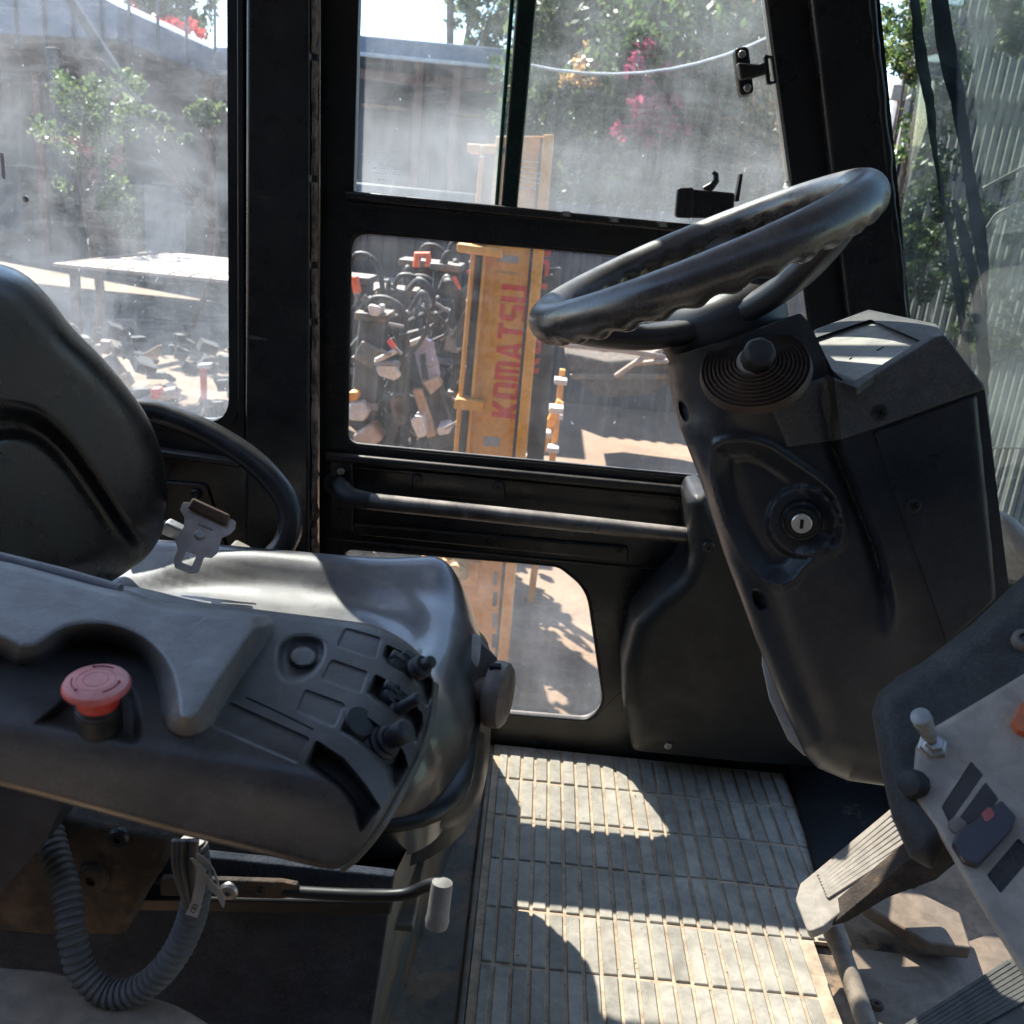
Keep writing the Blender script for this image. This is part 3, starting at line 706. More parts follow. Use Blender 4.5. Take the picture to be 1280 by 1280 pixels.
loft('seat_pan', [(-.6, -.035, .79, 1.26, .336, .12), (-.6, -.018, .80, 1.26, .318, .12), (-.6, -.014, .812, 1.25, .297, .13), (-.6, -.010, .805, 1.24, .278, .19), (-.6, -.012, .80, 1.23, .258, .20), (-.6, -.025, .815, 1.21, .248, .19), (-.6, -.06, .85, 1.2, .244, .17)], pmat('seat_pan_plastic', (.014, .014, .014), .42, var=.2, bump=.3, bscale=500, fleck=.3, dust=.35, dustcol=(.25, .2, .15)), seat)
# raised ear that carries the dial
MB().prism([Vector((-.038, 1.12, .41)), Vector((-.014, 1.05, .40)), Vector((-.012, 1.02, .31)), Vector((-.030, .98, .27)), Vector((-.05, 1.0, .40))], (-.02, -.02, 0)).build('dial_bracket', M['taupe'], seat, bevel=.008, bseg=3)
kc = at(612, 866, y=1.02); ax = Vector((1, -.22, .02)).normalized()
dial = MB().lathe([(.020, -.035), (.0195, -.004), (.036, -.002), (.0405, .003), (.0415, .010), (.040, .019), (.034, .024), (.01, .0255)], kc, ax, 40).build('weight_dial', M['taupe'], seat, smooth=40)
MB().box(kc + Vector((.004, -.008, .0405)), (.014, .010, .006)).build('dial_mark', M['void'], dial, bevel=.001)
MB().lathe([(.0028, 0), (.0028, .001)], kc + Vector((.0, -.0385, .012)), (0, -1, .3), 10).build('dial_hole', M['void'], dial)
# backrest
BO = spline([(-90, 330), (-40, 326), (4, 331), (34, 345), (62, 372), (92, 410), (128, 447), (162, 488), (186, 524), (202, 566), (210, 612), (206, 655), (190, 688), (160, 714), (110, 738), (20, 745), (-90, 735)], 5, False)
RIDGE = np.array(spline([(-90, 515), (-30, 505), (15, 505), (50, 515), (85, 545), (115, 585), (140, 622), (165, 660), (190, 690)], 6))
PANEL = np.array(spline([(-90, 560), (-20, 548), (20, 542), (55, 552), (88, 582), (118, 625), (145, 665), (178, 705)], 6))
def bpos(p, d):
    t = tplane(p, (-.455, 1.15, .5), (.93, -.14, .22))
    t = t - edge(d, 42, .055)
    dr = dist_poly(p, RIDGE, False); below = p[:, 1] > np.interp(p[:, 0], RIDGE[:, 0], RIDGE[:, 1])
    s = np.where(below, dr, -dr)
    t = t + .042 * sstep(-4, 28, s)
    dp = dist_poly(p, PANEL, False); b2 = p[:, 1] > np.interp(p[:, 0], PANEL[:, 0], PANEL[:, 1])
    t = t - .014 * sstep(-8, 12, np.where(b2, dp, -dp))
    return t
sheet('backrest', BO, from_px(bpos), 5, (-.09, .03, -.01), M['seatplate'], seat, rings=(1.5, 4, 8, 14), smooth=80)
# looped arm rest on the far side
lp = spline([(120, 516, 1.27), (178, 514, 1.30), (215, 522, 1.31), (265, 543, 1.31), (315, 575, 1.30), (350, 612, 1.29), (364, 645, 1.28), (358, 676, 1.27), (338, 700, 1.26), (305, 722, 1.25), (270, 740, 1.24)], 6)
MB().tube([at(a, b, y=c) for a, b, c in lp], .0175, 18).build('armrest_loop', pmat('armrest_foam', (.012, .014, .018), .32, var=.2, bump=.2, bscale=300, dust=.25, dustcol=(.3, .26, .22)), seat, smooth=60)
# fittings behind the belt
for (c, s_, m_) in (((218, 663), (.03, .02, .022), 'steel'), ((262, 690), (.025, .02, .018), 'steel'), ((298, 690), (.026, .03, .02), 'cream')):
    p = at(*c, y=1.24)
    MB().box(p, s_, Matrix.Rotation(.4, 3, 'Y')).build('recliner_fitting', M[m_], seat, bevel=.004, bseg=3)
MB().box(at(225, 690, y=1.24), (.09, .02, .05), Matrix.Rotation(.3, 3, 'Y')).build('recliner_plate', M['rubber'], seat, bevel=.006)
# ---- seat belt buckle
def z5(l): return [(a / 6.4 + 200, b / 6.4 + 600) for a, b in l]
bk = thing('seat_belt_buckle', at(250, 712, y=1.16), 'worn steel seat belt tongue with brown webbing, lying at the rear of the cushion', 'belt buckle')
BN = Vector((.1, -.8, .55)).normalized(); BO_ = at(250, 665, y=1.16)
def onB(px, lift=0):
    out = []
    for a, b in px:
        d = ray(a, b); t = (BO_ - CAM).dot(BN) / d.dot(BN); out.append(CAM + d * t + BN * lift)
    return out
pl = z5(rnd([(160, 240), (182, 178), (250, 176), (268, 230), (545, 345), (560, 306), (606, 330), (600, 385), (560, 430), (490, 462), (455, 585), (408, 622), (350, 615), (305, 738), (240, 748), (118, 700), (108, 640), (142, 552), (120, 480), (190, 375), (196, 300)], 18, 3))
MB().plate(onB(pl), [onB(z5(rnd([(212, 568), (292, 602), (255, 692), (168, 655)], 10, 3)))], BN * -.003).build('tongue_plate', pmat('worn_steel_light', (.70, .61, .56), .42, metal=.25, var=.1, bump=.2, bscale=120, scr=.5), bk, bevel=.0008)
st = onB(z5([(268, 150), (572, 290), (536, 382), (228, 240)]), .002)
MB().prism(st, BN * .008).build('webbing_roll', M['strap'], bk, bevel=.0035, bseg=3)
MB().lathe([(.0065, 0), (.0065, .004), (.005, .0055)], onB(z5([(322, 440)]), .0)[0], BN, 18).build('rivet', M['steel'], bk, smooth=40)
tq = onB(z5([(310, 345), (430, 395), (422, 412), (302, 362)]), .0004)
for k in range(7):
    a, b = tq[0].lerp(tq[1], k / 7 + .02), tq[0].lerp(tq[1], k / 7 + .09); c, e = tq[3].lerp(tq[2], k / 7 + .09), tq[3].lerp(tq[2], k / 7 + .02)
    MB().prism([a, b, c, e], BN * .0003).build('stamped_mark', M['taupe'], bk)

# ================================================================== CONTROL CONSOLE (right armrest)
con = thing('control_console', at(250, 1000, y=.47), 'black armrest control console with levers and label recesses in the left foreground', 'control console')
OD = np.array(at(250, 900, y=.5, )) ; OD = np.array([-.17, .56, .640]); ND = np.array([.10, -.10, 1.0])
ON = np.array([-.17, .462, .6]); NN = np.array([.02, -1.0, -.05])
OFr = np.array([-.052, .56, .60]); NF = np.array([.80, -.12, .62])
def tcon(p):
    a, b, c = tplane(p, OD, ND), tplane(p, ON, NN), tplane(p, OFr, NF)
    t = smax(a, b, .022)
    return smax(t, c, .03)
def z2(l): return [(a / 2.9083 + 300, b / 2.9083 + 660) for a, b in l]
def z4(l): return [(a / 5.3333 + 400, b / 5.3333 + 760) for a, b in l]
BODY = spline([(-80, 770), (60, 752), (150, 732), (250, 752), (340, 764), (420, 774), (468, 782), (505, 800), (530, 824), (543, 852)], 4) + \
       spline([(545, 862), (536, 905), (522, 950), (500, 990), (478, 1030), (455, 1062), (432, 1083), (415, 1087)], 4) + \
       spline([(395, 1084), (320, 1066), (220, 1042), (110, 1012), (20, 988), (-80, 962)], 4)
# recess polygons in the deck
REC = [z4([(170, 130), (415, 200), (378, 348), (108, 258)]), z4([(75, 340), (325, 428), (275, 575), (5, 475)]), z4([(-100, 540), (172, 640), (100, 800), (-160, 690)]),
       [(288, 878), (388, 923), (372, 955), (262, 907)]]
REC = [rnd(r_, 5, 3) for r_ in REC]
SLOT = [z4([(440, 240), (560, 300), (690, 390), (760, 480), (765, 560), (712, 685), (650, 520), (560, 440), (450, 375), (415, 330)]),
        z4([(365, 440), (480, 500), (590, 590), (680, 700), (690, 780), (632, 940), (590, 770), (480, 690), (370, 620), (310, 570)]),
        z4([(205, 660), (320, 730), (450, 830), (560, 960), (590, 1060), (495, 1225), (450, 1080), (330, 960), (200, 860), (130, 820)]),
        [(395, 925), (430, 948), (458, 982), (476, 1010), (450, 1042), (440, 1010), (420, 985), (380, 956)]]
SLOT = [rnd(r_, 3, 2) for r_ in SLOT]
DIALC = (376, 822)
DREC = spline([(344, 828), (348, 806), (364, 794), (392, 794), (408, 806), (404, 830), (388, 848), (366, 854), (350, 848)], 4, True)
ERING = spline([(40, 905), (70, 880), (95, 852), (130, 842), (160, 852), (175, 880), (174, 930), (120, 922), (70, 912)], 4, True)
rec_np = [resample(r_, 6) for r_ in REC]; slot_np = [resample(r_, 6) for r_ in SLOT]; dr_np = resample(DREC, 5); er_np = resample(ERING, 6)
def sgn_in(p, poly): d = dist_poly(p, poly); return np.where(inside(p, poly), d, -d)
def conpos(p, d):
    t = tcon(p) - edge(d, 10, .008) + .008
    for r_ in rec_np: t = t + .0022 * sstep(-.6, 1.6, sgn_in(p, r_))
    for k, r_ in enumerate(slot_np): t = t + (.022 if k < 3 else .03) * sstep(-.6, 9, sgn_in(p, r_))
    t = t + .011 * sstep(0, 11, sgn_in(p, dr_np)) - .008 * sstep(20, 14, np.hypot((p[:, 0] - 379), (p[:, 1] - 821) * 1.3))
    t = t + .012 * sstep(0, 14, sgn_in(p, er_np))
    # faint moulding step along the near edge of the deck
    ln = 905 + .275 * (p[:, 0] - 170)
    return t
ft = [('c', r_) for r_ in REC] + [('c', r_) for r_ in SLOT] + [('c', [(c[0] * .94 + np.mean([q[0] for q in r_]) * .06, c[1] * .94 + np.mean([q[1] for q in r_]) * .06) for c in r_]) for r_ in REC]
ft = []
for r_ in REC: ft += loops(r_, (-.7, .5, 1.7), 3)
for r_ in SLOT: ft += loops(r_, (-.7, 2, 5, 9), 3)
ft += loops(DREC, (0, 5, 10), 3) + loops(ERING, (0, 6, 13), 4)
console_body = sheet('console_body', BODY, from_px(conpos), 2.7, (-.02, .065, -.043), M['plastic'], con, feats=ft, rings=(1, 2.5, 5, 8), smooth=50)
# fine seam strip that runs from the label area under the pad
MB().tube([CAM + ray(a, b) * float(tcon(np.array([[a, b]]))[0]) for a, b in ((308, 872), (335, 884), (362, 897), (392, 912))], .0006, 6).build('panel_seam', M['void'], con)
# arm pad with its S-shaped edge
PADT = spline([(-80, 690), (0, 697), (60, 712), (115, 727), (158, 737), (200, 752), (260, 760), (320, 766)], 4)[:-1] + spline([(336, 769), (344, 778), (341, 792)], 3) + \
       spline([(325, 815), (300, 850), (275, 890), (262, 908)], 4) + spline([(250, 917), (232, 921), (212, 914), (202, 897)], 3) + spline([(200, 870), (193, 845), (175, 822), (150, 808), (120, 802), (88, 806), (66, 820), (45, 830), (20, 830), (0, 820), (-80, 790)], 4)
PADT_np = resample(PADT, 6)
PUP = np.array(PADT[:29], float); PLOW = np.array(PADT[28:], float)
def padpos(p, d):
    # traced edge is the foot of the pad; the top sits higher and the near flank is steep
    foot = tcon(p); top = tplane(p, OD + np.array([0, 0, .034]), ND)
    t = foot * 0 + top
    gap = foot - top
    x_ = np.minimum(dist_poly(p, PLOW, False) / 23, dist_poly(p, PUP, False) / 7)
    t = top + gap * np.minimum(1, smax(1 - x_, 0 * x_, .07) - .001)
    t -= .0012 * np.sin(p[:, 0] * .05 + np.sin(p[:, 1] * .06) * 1.5) * sstep(25, 60, d)
    return t
arm_pad = sheet('arm_pad', PADT, from_px(padpos), 5, (0, .0, -.02), M['pad'], con, rings=(1.5, 4, 8, 13, 18, 21, 23, 25, 28), smooth=60)
MB().tube([CAM + ray(a, b) * (float(tcon(np.array([[a, b]]))[0]) - .03) for a, b in ((-80, 686), (0, 698), (80, 718), (150, 738))], [.0045] * 4, 12).build('pad_piping', M['pad'], con, smooth=60)
# emergency stop
ES = .76
def esl(pr): return [(a * ES, b * ES) for a, b in pr]
eb = at(124, 893, y=.478); EA = Vector((.03, -.12, 1)).normalized()
k1 = at(124, 845, y=.478)
es = MB().lathe(esl([(.0168, -.012), (.0168, 0), (.0172, .0008), (.0172, .0035), (.0166, .0038), (.0166, .0044), (.0172, .0048), (.0172, .0075), (.0160, .0082), (.0155, .010)]), eb + EA * .000, EA, 36).build('emergency_stop', M['seal'], con, smooth=35)
H0 = .026
neck = MB().lathe(esl([(.0150, .0082), (.0156, .0135), (.0159, .0137), (.0160, .018), (.0168, .0235)]), eb, EA, 36).build('stop_neck', M['redneck'], es, smooth=40)
pr = []
MB().lathe(esl([(.0155, .0235), (.0225, .0245), (.0242, .0262), (.0243, .0290), (.0232, .0312), (.020, .0326), (.0145, .0333), (.0142, .0327), (.0136, .0333), (.0094, .0336), (.0090, .0331), (.0085, .0337), (.0, .0340)]), eb, EA, 56, cap=False).build('mushroom_head', M['red'], es, smooth=30)
mb = MB()
for k in range(60):
    an = 2 * math.pi * k / 60; u = EA.orthogonal().normalized(); v = EA.cross(u)
    mb.box(eb + EA * .0275 * ES + (u * math.cos(an) + v * math.sin(an)) * .0243 * ES, (.0007, .0007, .0022))
tag(mb.build('grip_teeth', M['red'], es), kind='stuff')
for s_ in (0, 1, 2):
    u = EA.orthogonal().normalized(); v = EA.cross(u); a0 = s_ * 2.094 + .4; pts = [eb + EA * .03345 * ES + (u * math.cos(a0 + k * .12) + v * math.sin(a0 + k * .12)) * .0175 * ES for k in range(9)]
    MB().tube(pts, [.0004] * 8 + [.0012], 5).build('turn_arrow', pmat('arrow_print', (.28, .05, .05), .6, bump=0), es)
def onC(px, py, lift=0): return CAM + ray(px, py) * (float(tcon(np.array([[px, py]]))[0]) - lift)
# levers
def lever(name, base, tip, r0, r1, mat='rubber', collar=None, n=18, tipcap=True):
    a = onC(*base, -.006); L = (Vector(at(*tip, t=(a - CAM).dot(_f) - .012)) - a)
    pr_ = [(r0 * .8, 0), (r0, .003), (r0, L.length * .35), (r1, L.length * .5), (r1, L.length * .9), (r1 * .85, L.length * .97), (r1 * .5, L.length)]
    lv = MB().lathe(pr_, a, L, n).build(name, M[mat], con, smooth=45)
    if collar:
        for rr, h in collar:
            MB().lathe([(rr, h), (rr, h + .002), (rr * .86, h + .0035)], a, L, 24).build('collar', M['rubber'], lv, smooth=40)
    return lv, a, L
lever('lever', z4([(440, 890)])[0], z4([(585, 810)])[0], .0065, .0078, collar=[(.0145, -.006), (.012, -.002), (.0095, .002)])
lever('lever', z4([(505, 690)])[0], z4([(668, 592)])[0], .0045, .0042, collar=[(.006, 0)])
lv, a, L = lever('lever', z4([(590, 440)])[0], z4([(755, 350)])[0], .0042, .0048, collar=[(.0085, .008), (.0085, .013)])
for (q, s_) in ((z4([(520, 400)])[0], .010), (z4([(470, 600)])[0], .009), (z4([(240, 780)])[0], .013)):
    c = onC(*q, -.010)
    MB().lathe([(s_, -.004), (s_, .002), (s_ * .8, .006), (s_ * .4, .007)], c, Vector(NF) + Vector((0, -.3, .4)), 20).build('switch_rocker', M['rubber'], con, smooth=45)
for q in (z4([(500, 360)])[0], z4([(455, 560)])[0], z4([(520, 640)])[0], z4([(570, 350)])[0]):
    MB().box(onC(*q, -.008), (.012, .010, .014), Matrix.Rotation(.5, 3, 'Y')).build('switch_block', M['seal'], con, bevel=.002)

# ---- under the console: hose, tag, castings, lever
yb = .60
hp = spline([(62, 1040, .66), (72, 1078, .64), (84, 1120, .62), (90, 1170, .60), (103, 1215, .59), (135, 1242, .585), (175, 1236, .585), (210, 1205, .59), (235, 1160, .60), (246, 1110, .60), (240, 1050, .60)], 14)
pts = [at(a, b, y=c) for a, b, c in hp]
# resample evenly and rib it
q = [pts[0]]; acc = []
for p in pts[1:]:
    while (p - q[-1]).length > .00125: q.append(q[-1] + (p - q[-1]).normalized() * .00125)
rad = [.0108 + .0014 * (1 if (i % 5) in (0, 1, 2) else -1) * .7 for i in range(len(q))]
hose = tag(MB().tube(q, rad, 18).build('corrugated_hose', M['hose'], smooth=50), 'grey corrugated conduit looping down from under the armrest console', 'hose')
cb = thing('cable_bundle', at(235, 1075, y=.6), 'bundle of brown and grey wires taped above the corrugated conduit', 'wires')
for k, (dx, m_) in enumerate(((-14, 'taupe'), (-8, 'hose'), (-2, 'taupe'), (4, 'rubber'), (9, 'hose'), (13, 'taupe'))):
    pp = spline([(232 + dx, 1050, .585), (231 + dx * .9, 1080, .583), (236 + dx * .7, 1110, .585), (240 + dx * .3, 1135, .590)], 5)
    MB().tube([at(a, b, y=c) for a, b, c in pp], .0026, 8).build('wire', M[m_], cb, smooth=60)
tg = thing('cable_tag', at(255, 1110, y=.575), 'small white paper tag tied to the wires below the armrest console', 'tag')
def z1(l): return [(a / 10.667 + 200, b / 10.667 + 1050) for a, b in l]
for nm, poly, yy, m_ in (('tag_strip', [(400, 250), (440, 245), (600, 390), (610, 500), (600, 650), (560, 800), (540, 880), (415, 820), (470, 600), (490, 380)], .572, 'tagw'),
                     ('tag_label', [(420, 815), (548, 882), (498, 1038), (335, 990)], .571, 'tagw'),
                     ('tag_tail', [(610, 460), (700, 560), (800, 660), (870, 800), (850, 900), (830, 900), (760, 760), (640, 640), (610, 560)], .573, 'tagw'),
                     ('tag_tail', [(480, 180), (520, 190), (640, 280), (720, 400), (780, 560), (800, 650), (760, 600), (700, 400), (560, 330), (490, 250)], .575, 'tagw')):
    pp = L3(z1(poly), y=yy)
    MB().prism(pp, (0, .0008, 0)).build(nm, M[m_], tg)
def text(name, s, mat, o, xdir, ydir, size, parent=None, ext=.0006, off=0, sx=1.0, space=1.0, label=None):
    cu = bpy.data.curves.new(name, 'FONT'); cu.body = s; cu.size = 1; cu.extrude = ext / size; cu.offset = off; cu.align_x = 'LEFT'; cu.space_character = space; cu.resolution_u = 4
    tmp = bpy.data.objects.new('tmp_' + name, cu); COL.objects.link(tmp)
    bpy.context.view_layer.update()
    me = bpy.data.meshes.new_from_object(tmp.evaluated_get(bpy.context.evaluated_depsgraph_get()))
    bpy.data.objects.remove(tmp); bpy.data.curves.remove(cu)
    X = Vector(xdir).normalized(); Y = Vector(ydir); Y = (Y - X * Y.dot(X)).normalized(); Z = X.cross(Y)
    L = world_loc(parent) if parent else Vector((0, 0, 0))
    for v in me.vertices: v.co = Vector(o) + X * v.co.x * size * sx + Y * v.co.y * size + Z * v.co.z * size - L
    me.materials.clear(); me.materials.append(mat)
    ob = bpy.data.objects.new(name, me); COL.objects.link(ob)
    if parent: ob.parent = parent
    return ob
tA, tB = at(*z1([(462, 985)])[0], y=.5702), at(*z1([(505, 880)])[0], y=.5702)
text('tag_print', 'CE3', M['void'], tA, (tB - tA), (-1, 0, .35), .0055, tg, .0001)
# casting, bolt, dark side panel
mb = MB().prism(L3(rnd([(60, 1020), (215, 1050), (205, 1085), (180, 1120), (155, 1170), (60, 1170), (-60, 1160), (-60, 1060)], 10), y=.67), (0, .06, 0))
cast = tag(mb.build('seat_bracket', M['rust'], bevel=.006, bseg=2), 'rusty cast bracket under the seat, behind the corrugated conduit', 'bracket')
bolt(118, 1094, .67, .014, cast, 'rust')
bolt(150, 1045, .67, .010, cast, 'screw')
mb = MB().prism(L3(rnd([(-60, 930), (70, 950), (72, 1015), (60, 1050), (0, 1118), (-60, 1160)], 4), y=.60), (0, .04, 0))
tag(mb.build('seat_side_cover', pmat('blue_black_plastic', (.03, .035, .048), .45, bump=.2, dust=.3), bevel=.006), 'dark plastic side cover at the left edge, left of the corrugated conduit', 'cover')
lb = thing('seat_slide_lever', at(400, 1115, y=.66), 'bent black seat slide lever with a grey end knob', 'lever')
MB().prism(L3(rnd([(200, 1098), (350, 1103), (372, 1107), (372, 1122), (350, 1124), (200, 1120)], 4), y=.655), (0, .006, 0)).build('lever_plate', M['rust'], lb, bevel=.001)
MB().tube([at(a, b, y=c) for a, b, c in spline([(355, 1114, .658), (430, 1118, .658), (490, 1119, .658), (515, 1115, .658), (535, 1106, .655), (552, 1104, .65)], 5)], .0052, 10).build('lever_rod', M['floorblack'], lb, smooth=60)
MB().lathe([(.004, -.002), (.0088, .0), (.0092, .006), (.0095, .028), (.0105, .034), (.0095, .040), (.003, .042)], at(553, 1103, y=.648), at(545, 1160, y=.64) - at(553, 1103, y=.648), 20).build('lever_knob', M['palegrey'], lb, smooth=45)
bolt(287, 1112, .655, .0085, lb, 'steel'); bolt(325, 1112, .655, .003, lb, 'screw')
mb = MB().prism(L3([(150, 1122), (492, 1128), (488, 1146), (150, 1140)], y=.70), (0, .02, 0))
tag(mb.build('seat_rail', M['floorblack'], bevel=.003), 'black steel seat rail running below the slide lever', 'rail')
mb = MB().prism(L3([(100, 1070), (430, 1080), (430, 1100), (400, 1106), (100, 1104)], y=.74), (0, .3, 0))
tag(mb.build('suspension_plate', M['rust'], bevel=.003), 'rusty scissor plate under the seat pan, above the slide lever', 'plate')
# pedestal: felt side, worn steel front
pc_t, pc_b = at(492, 1108, y=.73), at(436, 1282, y=.73)
xr = MX0 - .016
ped = thing('seat_pedestal', (-.4, 1.0, 0), 'worn steel seat pedestal box with a navy felt side, left of the floor mat', 'pedestal')
v = [(-.75, .73, .33), (pc_t.x, .73, .33), (pc_b.x + .012, .73, .0), (-.75, .73, .0)]
MB().prism(v, (0, .012, 0)).build('felt_side', M['carpet'], ped, bevel=.002)
top_f, bot_f = Vector((-.050, 1.26, .27)), Vector((xr - .004, 1.40, 0))
MB().add([(pc_t.x, .735, .33), (pc_b.x + .012, .735, 0), (xr, .60, 0), (xr - .002, MY1, 0), (-.05, MY1 - .05, .19), (-.06, 1.1, .22)], [(0, 1, 2, 3, 4, 5)]).build('front_plate', M['worn'], ped)
MB().prism([(-.9, .80, .20), (-.07, .80, .20), (-.07, 1.3, .20), (-.9, 1.3, .20)], (0, 0, .012)).build('top_plate', M['worn'], ped, bevel=.003)
mb = MB().prism([(xr + .001, .5, .0), (xr + .010, .5, .0), (xr + .012, MY1, 0), (xr + .002, MY1, .0)], (0, 0, .009))
tag(mb.build('edge_weld', M['worn'], bevel=.003), kind='structure')
sl = L3(spline([(-60, 1200), (0, 1207), (60, 1212), (120, 1226), (180, 1242), (225, 1256), (285, 1292)], 4) + [(285, 1400), (-60, 1400)], z=.30)
tag(MB().prism(sl, (0, 0, -.03)).build('door_sill', M['tan'], bevel=.004), kind='structure')

# olive lip along the front edge of the console
lpth = spline([(546, 856), (541, 900), (527, 945), (503, 992), (478, 1034), (452, 1066), (430, 1086)], 5)
MB().tube([onC(a - 2, b, -.004) for a, b in lpth], [.0028] * len(lpth), 8).build('front_lip', pmat('olive_lip', (.09, .085, .06), .5, dust=.3), con, smooth=60)
# ================================================================== STEERING COLUMN
colm = thing('steering_column', at(1050, 960, y=.95), 'black steering column with ignition lock, dash cowl and bellows knob', 'steering column')
SH = rnd([(834, 458), (839, 446), (920, 422), (1000, 391), (1012, 404), (1040, 462), (1060, 480), (1180, 430), (1230, 480), (1240, 560), (1252, 660), (1262, 740), (1190, 812), (1120, 900), (1120, 984), (1060, 976), (1022, 960), (1003, 940), (985, 898), (945, 800), (905, 692), (876, 602), (850, 535), (836, 478)],
         [5, 6, 20, 6, 10, 10, 4, 8, 6, 20, 20, 6, 6, 10, 6, 20, 16, 16, 20, 30, 30, 30, 30, 10], 4)
LEFTL = np.array([(834, 458), (836, 478), (850, 535), (876, 602), (905, 692), (945, 800), (985, 898), (1003, 940), (1022, 960), (1060, 976), (1120, 984)], float)
CF_O, CF_N = np.array([.42, .872, .6]), np.array([-.02, -1, .06])
GRO = np.array([(1034, 470), (1037, 500), (1045, 560), (1070, 620), (1095, 682), (1104, 716), (1112, 760)], float)
KREC = spline([(893, 566), (902, 554), (930, 551), (960, 559), (990, 578), (1022, 600), (1044, 622), (1053, 655), (1050, 678), (1030, 690), (1008, 704), (990, 724), (970, 729), (950, 720), (928, 690), (908, 650), (895, 605)], 3, True)
kr_np = resample(KREC, 5)
def tbox(p):
    """front (camera side) face of the boxed half of the column"""
    return tplane(p, CF_O, CF_N) - .016
def tcol(p):
    t = tplane(p, CF_O, CF_N)
    dl = dist_poly(p, LEFTL, False)
    t = t + .055 * (1 - np.sqrt(np.clip(1 - (1 - np.clip(dl / 60, 0, 1)) ** 2, 0, 1)))      # left flank rolls away
    xg = np.interp(p[:, 1], GRO[:, 1], GRO[:, 0]); s = p[:, 0] - xg
    fade = 1 - sstep(700, 800, p[:, 1])
    t = t - .016 * sstep(-2, 9, s) * fade - .016 * (1 - fade) * sstep(-60, 60, s) 
    t = t + .010 * np.exp(-((s + 5) / 6.0) ** 2) * fade * sstep(478, 500, p[:, 1])
    # neck is a tube standing on the shell
    nk = 1 - sstep(480, 560, p[:, 1]); xc = 935 + (p[:, 1] - 440) * .35
    t = t + nk * (1 - sstep(1000, 1045, p[:, 0])) * (.045 * np.clip(np.where(p[:, 0] < xc, xc - p[:, 0], .55 * (p[:, 0] - xc)) / 105, 0, 1.2) ** 2.2 - .010)
    return t
def shpos(p, d):
    t = tcol(p)
    sk = sgn_in(p, kr_np)
    t = t + .017 * sstep(-3, 26, sk) - .004 * np.exp(-((sk + 2) / 5) ** 2)
    t = t - .009 * sstep(47, 41, np.hypot(p[:, 0] - 1003, p[:, 1] - 652))
    for (c, a_, b_, th) in (((950, 751), 14, 7, 1.1), ((855, 514), 13, 5, 1.25)):
        u = (p[:, 0] - c[0]) * math.cos(th) + (p[:, 1] - c[1]) * math.sin(th); v = -(p[:, 0] - c[0]) * math.sin(th) + (p[:, 1] - c[1]) * math.cos(th)
        t = t + .012 * sstep(1.15, .75, np.hypot(u / a_, v / b_))
    return t
gl_ = [(a, b) for a, b in GRO if b < 730]
sft = [[(a + o_, b) for a, b in resample(gl_, 4, False)] for o_ in (-12, -7, -3, 0, 3, 6, 9)] + loops(KREC, (-4, 0, 5, 11, 18, 25), 4)
for (c, a_, b_, th) in (((950, 751), 14, 7, 1.1), ((855, 514), 13, 5, 1.25)):
    sft += [('c', [(c[0] + math.cos(q) * a_ * f * math.cos(th) - math.sin(q) * b_ * f * math.sin(th), c[1] + math.cos(q) * a_ * f * math.sin(th) + math.sin(q) * b_ * f * math.cos(th)) for q in np.linspace(0, 6.283, 28)[:-1]]) for f in (1.15, .95, .75)]
sheet('column_shell', SH, from_px(shpos), 3.4, (.03, .16, -.02), M['colplastic'], colm, rings=(1.5, 4, 8), feats=sft, smooth=60)
SC_ = rnd([(1092, 541), (1234, 489), (1241, 560), (1251, 660), (1258, 736), (1184, 804), (1150, 700)][:6], [2, 4, 0, 0, 4, 2])
sheet('side_cover', SC_, from_px(lambda p, d: tbox(p) - .002 - edge(d, 2.0, .0012) + .016 * sstep(22, 0, 1257 - p[:, 0] - (1257 - np.interp(p[:, 1], [489, 560, 660, 736], [1234, 1241, 1251, 1258]))) ** 1.5), 6, (0, .006, 0), M['colplastic'], colm, rings=(1.2, 3), smooth=50)
CW = rnd([(959, 500), (985, 559), (1053, 549), (1089, 537.5), (1233, 485.5), (1181, 418), (1168, 421), (1118, 452), (1093, 468), (1071, 484), (1057, 479), (1036, 469), (1000, 482)], [2, 2, 0, 0, 3, 6, 8, 0, 0, 6, 4, 6, 10], 3)
def cwpos(p, d):
    t = tcol(p) - .003
    return t - edge(d, 3, .0015)
sheet('cowl_side', CW, from_px(cwpos), 3.5, (0, .012, 0), M['coltrim'], colm, rings=(1, 2.4), feats=[[(a + o_, b) for a, b in resample(gl_, 4, False)] for o_ in (-12, -7, -3, 0, 3, 6, 9)], smooth=50)
# cowl top + dash glass
DN = np.array([-.33, -.05, .94]); DP = np.array(at(1093, 468, t=float(tbox(np.array([[1093., 468.]]))[0])))
RIM = rnd([(1012, 424), (1018, 412), (1086, 387), (1170, 405), (1183, 419), (1168, 423), (1118, 454), (1093, 470), (1071, 486), (1048, 478), (1036, 468)], [4, 8, 8, 6, 4, 4, 0, 0, 5, 4, 6], 4)
GLS = rnd([(1017, 424), (1088, 400), (1154, 428), (1133, 439), (1118, 447), (1093, 463), (1070, 476), (1037, 463)], [4, 6, 4, 4, 0, 0, 4, 6], 4)
gl_np = resample(GLS, 4)
def rimpos(p, d):
    t = tplane(p, DP, DN) - edge(d, 7, .006)
    return t + .045 * sstep(-1, 4, sgn_in(p, gl_np))
sheet('cowl_rim', RIM, from_px(rimpos), 2.6, (.002, .002, -.006), M['coltrim'], colm, rings=(1, 2.2, 4), feats=loops(GLS, (-1, 1.5, 4), 3), smooth=50)
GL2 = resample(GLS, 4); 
dashm = sheet('dash_display', GLS, from_px(lambda p, d: tplane(p, DP - DN * .0035, DN)), 5, None, M['dash'], colm, smooth=30)
